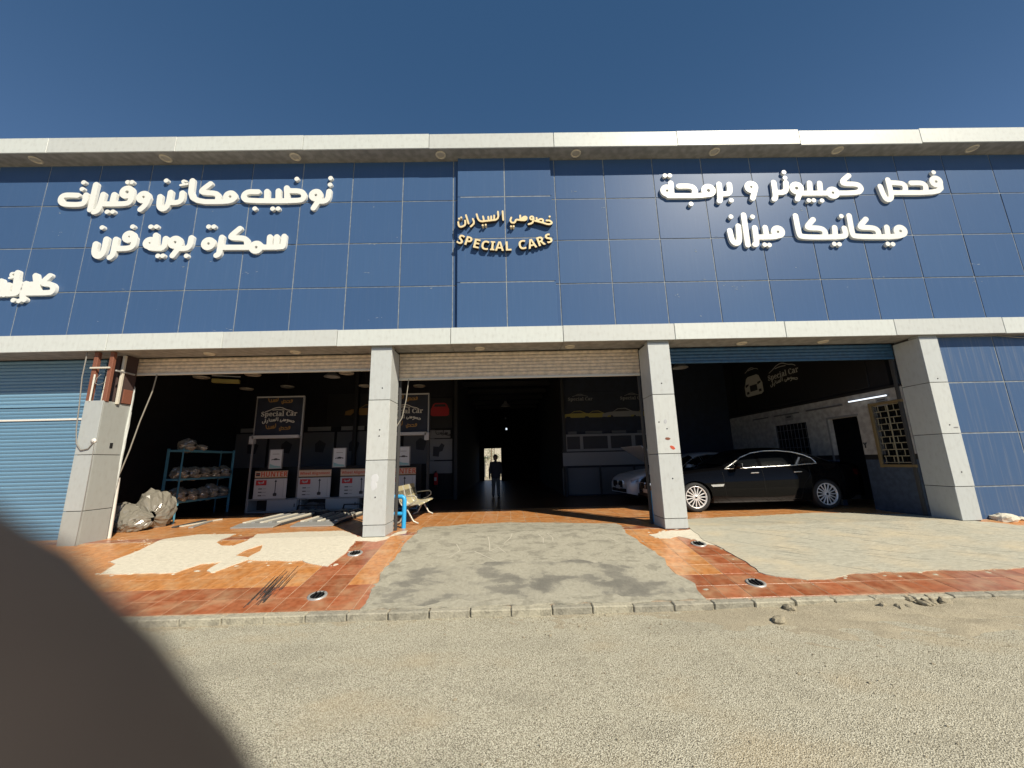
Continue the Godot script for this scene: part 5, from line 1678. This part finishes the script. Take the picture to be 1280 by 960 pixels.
	# stickers on the pillar between the bays
	for s in [[3.24, 1.98, M.rust_red, "torn dark red sticker on the pillar with orange stickers", 0.05, 0.10, 0.05], [3.32, 1.80, M.orange_print, "torn orange sticker below the dark red one on the pillar", 0.6, 0.10, 0.06], [3.23, 2.33, M.white_board, "pale sticker with a dark rim on the pillar", 0.1, 0.06, 0.08], [9.20, 2.07, M.grey_board, "small grey printed label on the pillar beside the blue wall", 0.0, 0.10, 0.025]]:
		var o := part("sticker", lump(Vector3(s[5], s[6], 0.003), int(s[1] * 100), 0.25, 0.1, 12, 8), s[2], null, Vector3(s[0], s[1], 0.4225), Vector3(0, 0, -s[4]))
		tag(o, s[3], "sticker")


# ------------------------------------------------------------------ cars
func curve(pts: Array, x: float) -> float:
	for i in pts.size() - 1:
		if x <= pts[i + 1][0]:
			var t := clampf((x - pts[i][0]) / maxf(pts[i + 1][0] - pts[i][0], 1e-5), 0.0, 1.0)
			# Catmull-Rom through the neighbours
			var p0: float = pts[maxi(i - 1, 0)][1]
			var p3: float = pts[mini(i + 2, pts.size() - 1)][1]
			var p1: float = pts[i][1]
			var p2: float = pts[i + 1][1]
			var v := 0.5 * (2.0 * p1 + (p2 - p0) * t + (2.0 * p0 - 5.0 * p1 + 4.0 * p2 - p3) * t * t + (3.0 * p1 - p0 - 3.0 * p2 + p3) * t * t * t)
			return clampf(v, minf(p1, p2) - 0.02, maxf(p1, p2) + 0.02)
	return pts[-1][1]


const HALF_W := [[0.0, 0.60], [0.06, 0.70], [0.2, 0.80], [0.45, 0.875], [0.9, 0.925], [1.6, 0.945], [3.2, 0.95], [4.2, 0.935], [4.7, 0.90], [5.0, 0.83], [5.15, 0.76], [5.21, 0.68]]
const SHOULDER := [[0.0, 0.60], [0.1, 0.70], [0.3, 0.80], [0.8, 0.905], [1.4, 0.965], [2.0, 0.99], [3.0, 1.01], [3.9, 1.035], [4.5, 1.04], [5.0, 1.01], [5.15, 0.93], [5.21, 0.80]]
const TOP := [[0.0, 0.66], [0.08, 0.76], [0.3, 0.87], [0.8, 0.97], [1.3, 1.03], [1.62, 1.065], [1.9, 1.22], [2.25, 1.41], [2.6, 1.49], [3.0, 1.515], [3.4, 1.50], [3.8, 1.43], [4.15, 1.31], [4.45, 1.17], [4.6, 1.13], [4.95, 1.12], [5.12, 1.07], [5.21, 0.86]]
const AXLES := [0.88, 4.09]
const WHEEL_Y := 0.352


func low_y(x: float) -> float:
	var y := 0.21 + 0.08 * clampf((0.4 - x) / 0.4, 0, 1) + 0.10 * clampf((x - 4.7) / 0.5, 0, 1)
	for a in AXLES:
		var d := absf(x - a)
		if d < 0.385:
			y = maxf(y, WHEEL_Y + sqrt(0.385 * 0.385 - d * d))
	return y


func side_z(x: float, y: float) -> float:
	var s := curve(SHOULDER, x)
	var t := clampf((y - 0.2) / (s - 0.2), 0.0, 1.0)
	var g := curve([[0.0, 0.93], [0.12, 0.962], [0.35, 0.99], [0.6, 1.0], [0.76, 0.992], [0.9, 0.968], [1.0, 0.94]], t)
	return curve(HALF_W, x) * g


func upper_z(x: float, y: float) -> float:
	var s := curve(SHOULDER, x)
	var top := curve(TOP, x)
	var h := clampf((y - s) / maxf(top - s, 0.01), 0.0, 1.0)
	var cabin := clampf((top - s - 0.12) / 0.28, 0.0, 1.0)
	var m := lerpf(2.2, 4.2, cabin)
	return curve(HALF_W, x) * 0.94 * (1.0 - 0.27 * cabin * h) * pow(maxf(1.0 - pow(h, m), 0.0), 1.0 / m)


func body_mesh() -> ArrayMesh:
	var xs := []
	var x := 0.0
	while x < 5.2:
		xs.append(x)
		x += 0.05
	xs.append(5.21)
	for a in AXLES:
		for d in [0.3849, 0.3851, 0.375, 0.36]:
			xs.append(a - d)
			xs.append(a + d)
	xs.sort()
	var b := B.new()
	for sg in [1.0, -1.0]:
		var rows := []
		for px in xs:
			var row := []
			var lo := low_y(px)
			var s := curve(SHOULDER, px)
			lo = minf(lo, s - 0.02)
			for i in 13:
				var y := lerpf(lo, s, i / 12.0)
				row.append(Vector3(px, y, side_z(px, y) * sg))
			var top := curve(TOP, px)
			for i in range(1, 15):
				var h := sin(PI / 2 * i / 14.0)
				var y := lerpf(s, top, h)
				row.append(Vector3(px, y, upper_z(px, y) * sg if i < 14 else 0.0))
			rows.append(row)
		b.sheet(rows, true, sg < 0)
		for e in [0, rows.size() - 1]:
			var row: Array = rows[e]
			for i in row.size() - 1:
				b.tri(Vector3(row[0].x, 0.5, 0), row[i], row[i + 1])
			b.tri(Vector3(row[0].x, 0.5, 0), Vector3(row[0].x, row[0].y, 0), row[0])
	return b.done()


# a pane on the car's flank between two lines
func flank_pane(x0: float, x1: float, bottom: Array, top: Array, sg: float, out := 0.006) -> ArrayMesh:
	var rows := []
	for i in 25:
		var x := lerpf(x0, x1, i / 24.0)
		var row := []
		var a := curve(bottom, x)
		var c := maxf(curve(top, x), a + 0.001)
		for k in 7:
			var y := lerpf(a, c, k / 6.0)
			row.append(Vector3(x, y, (flank(x, y) + out) * sg))
		rows.append(row)
	return B.new().sheet(rows, true, sg < 0).done()


func flank(x: float, y: float) -> float:
	return upper_z(x, y) if y > curve(SHOULDER, x) else side_z(x, y)


func flank_line(pts: Array, sg: float, r: float, out := 0.006) -> ArrayMesh:
	var line := []
	for i in pts.size() - 1:
		for k in 5:
			var p: Vector2 = pts[i].lerp(pts[i + 1], k / 5.0)
			line.append(Vector3(p.x, p.y, (flank(p.x, p.y) + out) * sg))
	var e: Vector2 = pts[-1]
	line.append(Vector3(e.x, e.y, (flank(e.x, e.y) + out) * sg))
	return B.new().tube(line, r, 6).done()


# glass across the car between two stations
func cross_pane(x0: float, x1: float, inset: float) -> ArrayMesh:
	var rows := []
	for i in 13:
		var x := lerpf(x0, x1, i / 12.0)
		var row := []
		var s := curve(SHOULDER, x)
		var top := curve(TOP, x)
		for k in 25:
			var a := lerpf(-1.0, 1.0, k / 24.0)
			var h := 1.0 - absf(a) * inset
			var y := lerpf(s, top, h)
			var z := upper_z(x, y) * signf(a) if absf(a) > 0.01 else 0.0
			row.append(Vector3(x, y + 0.006, z))
		rows.append(row)
	return B.new().sheet(rows, true, true).done()


func make_wheel(t: Node, at: Vector3, sg: float) -> void:
	var out := Basis(Vector3.RIGHT, PI / 2 * sg)     # the lathe's axis to the car's side
	var w := part("wheel", B.new().lathe([Vector2(0.235, -0.20), Vector2(0.245, -0.02)], 36, out, Vector3.ZERO).lathe([Vector2(0, -0.075), Vector2(0.24, -0.075)], 36, out).done(), M.well, t, at)
	part("tyre", B.new().lathe([Vector2(0.255, -0.23), Vector2(0.32, -0.245), Vector2(0.345, -0.22), Vector2(0.352, -0.17), Vector2(0.352, -0.07), Vector2(0.345, -0.025), Vector2(0.325, 0.0), Vector2(0.285, 0.004), Vector2(0.262, -0.006), Vector2(0.252, -0.02)], 44, out).done(), M.tyre, w)
	part("rim", B.new().lathe([Vector2(0.232, -0.05), Vector2(0.240, -0.012), Vector2(0.250, -0.006), Vector2(0.262, -0.008), Vector2(0.258, -0.03)], 44, out).lathe([Vector2(0, -0.012), Vector2(0.028, -0.012), Vector2(0.034, -0.018), Vector2(0.062, -0.022), Vector2(0.07, -0.045)], 24, out).done(), M.rim, w)
	var spoke := B.new()
	for i in 4:
		pass
	spoke.box(Vector3(0.15, 0, 0), Vector3(0.19, 0.024, 0.03), 0.005)
	var mesh := spoke.done()
	for i in 15:
		var a := TAU * i / 15
		var o := part("spoke", mesh, M.rim, w, Vector3(0, 0, -0.028 * sg), Vector3(0, 0, a))
	part("hub_cap", B.new().lathe([Vector2(0, -0.006), Vector2(0.026, -0.008), Vector2(0.03, -0.014)], 18, out).done(), M.ink, w)


func make_car(called: String, label: String, at: Vector3, turn: float, paint: Material, size: float) -> Node3D:
	var t := thing(called, label, "car", at, turn)
	t.scale = Vector3.ONE * size
	var off := Node3D.new()
	var body := part("body", body_mesh(), paint, t)
	var wells := B.new()
	for a in AXLES:
		wells.box(Vector3(a, 0.5, 0), Vector3(0.78, 0.56, 1.50))
	wells.box(Vector3(2.6, 0.26, 0), Vector3(4.7, 0.10, 1.68))
	part("underbody", wells.done(), M.well, t)
	for sg in [1.0, -1.0]:
		var bottom := [[1.6, 1.005], [2.5, 1.025], [3.3, 1.05], [4.0, 1.085]]
		var top := [[1.70, 1.02], [1.95, 1.14], [2.2, 1.275], [2.5, 1.375], [2.85, 1.42], [3.2, 1.42], [3.55, 1.375], [3.8, 1.30], [3.93, 1.21], [3.97, 1.10]]
		for s in [[1.74, 2.52], [2.60, 3.38], [3.43, 3.95]]:
			part("window", flank_pane(s[0], s[1], bottom, top, sg), M.glass_dark, t)
		var loop := []
		for p in top:
			loop.append(Vector2(p[0], p[1]))
		part("window_trim", flank_line(loop, sg, 0.016, 0.008), M.chrome, t)
		var belt := []
		for i in 9:
			var x := 1.66 + 2.31 * i / 8.0
			belt.append(Vector2(x, curve(bottom, x)))
		part("window_trim", flank_line(belt, sg, 0.014, 0.008), M.chrome, t)
		part("pillar_trim", flank_pane(2.525, 2.595, bottom, top, sg, 0.009), M.paint_black, t)
		for s in [[1.58, 0.26, 1.0], [2.56, 0.24, 1.02], [3.42, 0.24, 0.62]]:
			part("door_seam", flank_line([Vector2(s[0] + 0.03, s[1]), Vector2(s[0], 0.6), Vector2(s[0], s[2])] if s[2] > 0.7 else [Vector2(s[0], s[1]), Vector2(3.52, 0.6), Vector2(3.72, 0.82), Vector2(3.74, 1.05)], sg, 0.004, 0.0), M.well, t)
		part("sill_seam", flank_line([Vector2(1.62, 0.27), Vector2(2.6, 0.26), Vector2(3.45, 0.27)], sg, 0.004, 0.0), M.well, t)
		for x in [2.36, 3.42]:
			part("door_handle", cube(Vector3(0.20, 0.028, 0.03), 0.01), M.chrome, t, Vector3(x, 0.895, (flank(x, 0.895) + 0.012) * sg), Vector3(0, 0, 0.03))
		part("side_vent", B.new().prism(poly([-0.16, 0.02, -0.12, -0.03, 0.14, -0.025, 0.17, 0.03, 0.1, 0.028]), -0.006, 0.012).done(), M.chrome, t, Vector3(1.40, 0.62, flank(1.40, 0.62) * sg))
		part("side_lamp", B.new().prism(poly([-0.10, 0.0, -0.06, -0.028, 0.10, -0.02, 0.12, 0.018]), -0.004, 0.008).done(), M.lamp_clear, t, Vector3(0.28, 0.66, flank(0.3, 0.66) * sg - 0.01 * sg))
		var mir := part("mirror", lump(Vector3(0.15, 0.15, 0.24), 3, 0.0, 0.01, 18, 12, false), paint, t, Vector3(1.90, 1.075, 1.03 * sg))
		part("mirror_arm", cube(Vector3(0.08, 0.05, 0.16), 0.02), paint, mir, Vector3(0.0, -0.05, -0.12 * sg))
		part("mirror_glass", cube(Vector3(0.006, 0.11, 0.19), 0.002), M.chrome, mir, Vector3(0.072, 0, 0))
		# front lamp, following the corner of the nose
		var rows := []
		for i in 9:
			var x := 0.09 + 0.42 * i / 8.0
			var row := []
			for k in 4:
				var y := lerpf(0.60 + 0.10 * i / 8.0, 0.69 + 0.12 * i / 8.0, k / 3.0)
				row.append(Vector3(x, y, (side_z(x, y) + 0.006) * sg))
			rows.append(row)
		part("headlight", B.new().sheet(rows, true, sg < 0).done(), M.lamp_clear, t)
		part("tail_light", flank_pane(4.86, 5.16, [[4.8, 0.80], [5.2, 0.78]], [[4.8, 0.93], [5.2, 0.95]], sg, 0.006), M.red_lens, t)
		for a in AXLES:
			make_wheel(t, Vector3(a, WHEEL_Y, 0.905 * sg), sg)
	part("windscreen", cross_pane(1.72, 2.30, 0.62), M.glass_dark, t)
	part("rear_window", cross_pane(3.85, 4.38, 0.62), M.glass_dark, t)
	# nose: two upright kidney grilles over a wide intake
	for s in [-1, 1]:
		var gr := part("grille", B.new().prism(poly([-0.17, -0.10, 0.12, -0.12, 0.17, 0.0, 0.15, 0.11, -0.15, 0.11, -0.19, 0.0]), 0.0, 0.03, Basis(Vector3.UP, -PI / 2)).done(), M.chrome, t, Vector3(0.0, 0.56, 0.20 * s))
		part("grille_slot", B.new().prism(poly([-0.14, -0.08, 0.10, -0.10, 0.14, 0.0, 0.12, 0.09, -0.12, 0.09, -0.16, 0.0]), 0.031, 0.036, Basis(Vector3.UP, -PI / 2)).done(), M.well, gr)
	part("air_intake", cube(Vector3(0.05, 0.11, 1.05), 0.02), M.well, t, Vector3(-0.002, 0.37, 0))
	part("number_plate", cube(Vector3(0.012, 0.10, 0.32), 0.004), M.white_board, t, Vector3(-0.035, 0.46, 0))
	return t


func cars() -> void:
	var s := 1.035
	make_car("black_car", "glossy black saloon with chrome window line parked across its bay", Vector3(4.70 - 0.88 * s, FLOOR_Y, -1.70 - 0.905 * s), 0.0, M.paint_black, s)
	var w := make_car("white_car", "white saloon with raised bonnet in the shade behind the pillar with orange stickers", Vector3(3.62, 0.252, -4.72), deg_to_rad(8), M.paint_white, 1.0)
	part("raised_bonnet", cube(Vector3(1.25, 0.03, 1.5), 0.012), M.paint_white, w, Vector3(1.03, 1.42, 0), Vector3(0, 0, -0.55))


# ------------------------------------------------------------------ bodies: rounded bones blended into one skin
func skin_mesh(bones: Array, cell: float, k: float) -> ArrayMesh:
	var lo := Vector3.ONE * 1e9
	var hi := Vector3.ONE * -1e9
	for b in bones:
		for i in 2:
			var r: Vector3 = Vector3.ONE * (b[2 + i] + k + cell * 2)
			lo = lo.min(b[i] - r)
			hi = hi.max(b[i] + r)
	var n := Vector3i(((hi - lo) / cell).ceil()) + Vector3i.ONE
	var field := PackedFloat32Array()
	field.resize(n.x * n.y * n.z)
	field.fill(1.0)
	# each bone touches only the cells near it; joined by a smooth minimum
	for b in bones:
		var a: Vector3 = b[0]
		var d: Vector3 = b[1] - b[0]
		var ra: float = b[2]
		var rb: float = b[3]
		var dd := maxf(d.length_squared(), 1e-9)
		var m := maxf(ra, rb) + k + cell * 2
		var c0 := Vector3i(((a.min(b[1]) - Vector3.ONE * m - lo) / cell).floor()).clamp(Vector3i.ZERO, n - Vector3i.ONE)
		var c1 := Vector3i(((a.max(b[1]) + Vector3.ONE * m - lo) / cell).ceil()).clamp(Vector3i.ZERO, n - Vector3i.ONE)
		for z in range(c0.z, c1.z + 1):
			for y in range(c0.y, c1.y + 1):
				for x in range(c0.x, c1.x + 1):
					var p := lo + Vector3(x, y, z) * cell
					var t := clampf((p - a).dot(d) / dd, 0.0, 1.0)
					var f := p.distance_to(a + d * t) - lerpf(ra, rb, t)
					var at := x + n.x * (y + n.y * z)
					var g := field[at]
					var h := maxf(k - absf(f - g), 0.0) / k
					field[at] = minf(f, g) - h * h * k * 0.25
	var vert := {}
	var st := SurfaceTool.new()
	st.begin(Mesh.PRIMITIVE_TRIANGLES)
	st.set_smooth_group(0)
	var corner := [0, 1, n.x, n.x + 1, n.x * n.y, n.x * n.y + 1, n.x * n.y + n.x, n.x * n.y + n.x + 1]
	for z in n.z - 1:
		for y in n.y - 1:
			for x in n.x - 1:
				var at := x + n.x * (y + n.y * z)
				var ins := 0
				for c in corner:
					if field[at + c] < 0.0:
						ins += 1
				if ins == 0 or ins == 8:
					continue
				var sum := Vector3.ZERO
				var cnt := 0
				for e in [[0, 1], [2, 3], [4, 5], [6, 7], [0, 2], [1, 3], [4, 6], [5, 7], [0, 4], [1, 5], [2, 6], [3, 7]]:
					var f0 := field[at + corner[e[0]]]
					var f1 := field[at + corner[e[1]]]
					if (f0 < 0.0) != (f1 < 0.0):
						var t := f0 / (f0 - f1)
						var p0 := Vector3(e[0] & 1, (e[0] >> 1) & 1, e[0] >> 2)
						var p1 := Vector3(e[1] & 1, (e[1] >> 1) & 1, e[1] >> 2)
						sum += p0.lerp(p1, t)
						cnt += 1
				vert[at] = lo + (Vector3(x, y, z) + sum / cnt) * cell
	var step := [1, n.x, n.x * n.y]
	for at in vert:
		for ax in 3:
			var u: int = step[(ax + 1) % 3]
			var w: int = step[(ax + 2) % 3]
			if at + step[ax] >= field.size():
				continue
			var f0 := field[at]
			var f1 := field[at + step[ax]]
			if (f0 < 0.0) == (f1 < 0.0):
				continue
			if not (vert.has(at - u) and vert.has(at - w) and vert.has(at - u - w)):
				continue
			var q := [vert[at], vert[at - u], vert[at - u - w], vert[at - w]]
			if f0 >= 0.0:
				q.reverse()
			for i in [0, 2, 1, 0, 3, 2]:
				st.add_vertex(q[i])
	st.generate_normals()
	st.index()
	return st.commit()


func bone(a: Vector3, b: Vector3, ra: float, rb: float) -> Array:
	return [a, b, ra, rb]


func person_in_hall() -> void:
	var p := thing("person", "dark silhouette of a person standing in the passage before the far door", "person", Vector3(-0.50, 0.252, -7.6), 0.15)
	var V := func(x, y, z): return Vector3(x, y, z) * 0.93
	var bones := []
	for s in [-1.0, 1.0]:
		bones.append(bone(V.call(0.085 * s, 0.90, 0), V.call(0.10 * s, 0.48, 0.02), 0.088, 0.062))
		bones.append(bone(V.call(0.10 * s, 0.48, 0.02), V.call(0.115 * s, 0.08, -0.02), 0.060, 0.042))
		bones.append(bone(V.call(0.115 * s, 0.045, -0.03), V.call(0.135 * s, 0.035, 0.15), 0.044, 0.034))
		bones.append(bone(V.call(0.19 * s, 1.40, 0), V.call(0.255 * s, 1.12, -0.01), 0.056, 0.045))
		bones.append(bone(V.call(0.255 * s, 1.12, -0.01), V.call(0.27 * s, 0.88, 0.05), 0.043, 0.032))
		bones.append(bone(V.call(0.27 * s, 0.88, 0.05), V.call(0.268 * s, 0.79, 0.07), 0.030, 0.028))
		for f in 4:
			bones.append(bone(V.call(0.268 * s, 0.79, 0.045 + 0.018 * f), V.call(0.262 * s, 0.71 + 0.01 * absf(f - 1.5), 0.055 + 0.018 * f), 0.011, 0.009))
		bones.append(bone(V.call(0.262 * s, 0.83, 0.09), V.call(0.25 * s, 0.775, 0.125), 0.012, 0.010))
		bones.append(bone(V.call(0, 1.38, 0), V.call(0.18 * s, 1.40, 0), 0.075, 0.062))
	for s in [-1.0, 1.0]:
		bones.append(bone(V.call(0.075 * s, 0.86, 0), V.call(0.10 * s, 1.32, 0), 0.125, 0.115))
	bones.append(bone(V.call(0, 0.92, 0), V.call(0, 1.15, 0), 0.135, 0.125))
	bones.append(bone(V.call(0, 1.15, 0), V.call(0, 1.36, 0), 0.135, 0.115))
	bones.append(bone(V.call(0, 1.42, 0), V.call(0, 1.52, 0.01), 0.055, 0.052))
	part("body", skin_mesh(bones, 0.018, 0.03), M.cloth_dark, p)
	var head := [bone(V.call(0, 1.60, 0.02), V.call(0, 1.66, 0.0), 0.075, 0.088), bone(V.call(0, 1.555, 0.05), V.call(0, 1.60, 0.05), 0.042, 0.055), bone(V.call(0, 1.60, 0.10), V.call(0, 1.63, 0.085), 0.014, 0.010), bone(V.call(-0.085, 1.60, 0.0), V.call(-0.085, 1.63, 0.0), 0.012, 0.014), bone(V.call(0.085, 1.60, 0.0), V.call(0.085, 1.63, 0.0), 0.012, 0.014)]
	part("head", skin_mesh(head, 0.008, 0.015), M.skin, p)
	part("hair", skin_mesh([bone(V.call(0, 1.67, -0.015), V.call(0, 1.69, 0.0), 0.092, 0.085), bone(V.call(0, 1.60, -0.03), V.call(0, 1.66, -0.02), 0.08, 0.09)], 0.012, 0.02), M.hair, p)
	part("trousers", skin_mesh([bone(V.call(0.086, 0.9, 0), V.call(0.1, 0.5, 0.02), 0.098, 0.076), bone(V.call(0.1, 0.5, 0.02), V.call(0.115, 0.1, -0.02), 0.074, 0.062), bone(V.call(-0.086, 0.9, 0), V.call(-0.1, 0.5, 0.02), 0.098, 0.076), bone(V.call(-0.1, 0.5, 0.02), V.call(-0.115, 0.1, -0.02), 0.074, 0.062)], 0.018, 0.02), M.cloth_grey, p)


# the hand that holds the phone: one finger reaches past the lens's lower corner
func phone_hand() -> void:
	var cam: Camera3D = get_node("camera")
	var h := thing("person", "brown finger of a person, close and out of focus in the lower corner", "person")
	h.transform = cam.transform
	var mm := 0.001
	var nrm := Vector3(-0.451, -0.46, 0.764)
	var axis := []
	for r in [[-1.80, -0.20, -0.4], [-1.333, -0.354, -0.3], [-1.02, -0.602, -0.05], [-0.685, -0.99, 0.4], [-0.45, -1.45, 0.8]]:
		axis.append((Vector3(r[0], r[1], -1.0) * 13.0 + nrm * (9.4 + r[2])) * mm)
	var P := func(x, y, z): return Vector3(x, y, z) * mm
	var knuckle: Vector3 = P.call(6, -48, -4)
	var wrist: Vector3 = P.call(46, -122, 34)
	var bones := []
	var radii := [7.0, 7.9, 8.2, 8.4, 9.0]
	for i in 4:
		bones.append(bone(axis[i], axis[i + 1], radii[i] * mm, radii[i + 1] * mm))
	bones.append(bone(axis[4], knuckle, 9.0 * mm, 11.0 * mm))
	# palm, then three curled fingers under the phone and the thumb behind it
	for k in 4:
		bones.append(bone(knuckle + P.call(16.0 * k, -4.0 * k, 6.0 * k), wrist + P.call(6.0 * k - 9, 0, 3.0 * k), 11.0 * mm, 15.0 * mm))
	for k in range(1, 4):
		var a: Vector3 = knuckle + P.call(17.0 * k, -4.0 * k, 5.0 * k)
		var b: Vector3 = a + P.call(-4, -22, -14 + 2 * k)
		var c: Vector3 = b + P.call(6, -10, 20)
		bones.append(bone(a, b, 10.0 * mm, 8.8 * mm))
		bones.append(bone(b, c, 8.8 * mm, 7.6 * mm))
	bones.append(bone(wrist + P.call(-12, 20, 10), knuckle + P.call(4, -18, 34), 13.0 * mm, 10.5 * mm))
	bones.append(bone(knuckle + P.call(4, -18, 34), knuckle + P.call(10, 14, 34), 10.0 * mm, 8.5 * mm))
	bones.append(bone(wrist, wrist + P.call(40, -60, 70), 22.0 * mm, 26.0 * mm))
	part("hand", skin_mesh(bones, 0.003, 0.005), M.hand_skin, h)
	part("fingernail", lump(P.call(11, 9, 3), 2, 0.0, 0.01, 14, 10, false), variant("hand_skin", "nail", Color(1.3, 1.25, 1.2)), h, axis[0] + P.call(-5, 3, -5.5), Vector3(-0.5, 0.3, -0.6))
	var sleeve := B.new()
	sleeve.tube([wrist + P.call(26, -40, 46), wrist + P.call(90, -150, 170), wrist + P.call(150, -270, 290)], [0.040, 0.05, 0.058], 18)
	part("sleeve", sleeve.done(), M.cloth_grey, h)
	var ph := thing("phone", "black phone held up in the hand at the lens", "phone")
	ph.transform = cam.transform
	part("case", cube(P.call(152, 74, 8), 3.5 * mm), M.black, ph, P.call(58, -25, 7.5))
	part("screen", cube(P.call(146, 68, 0.6), 0.2 * mm), M.glass_dark, ph, P.call(58, -25, 11.9))
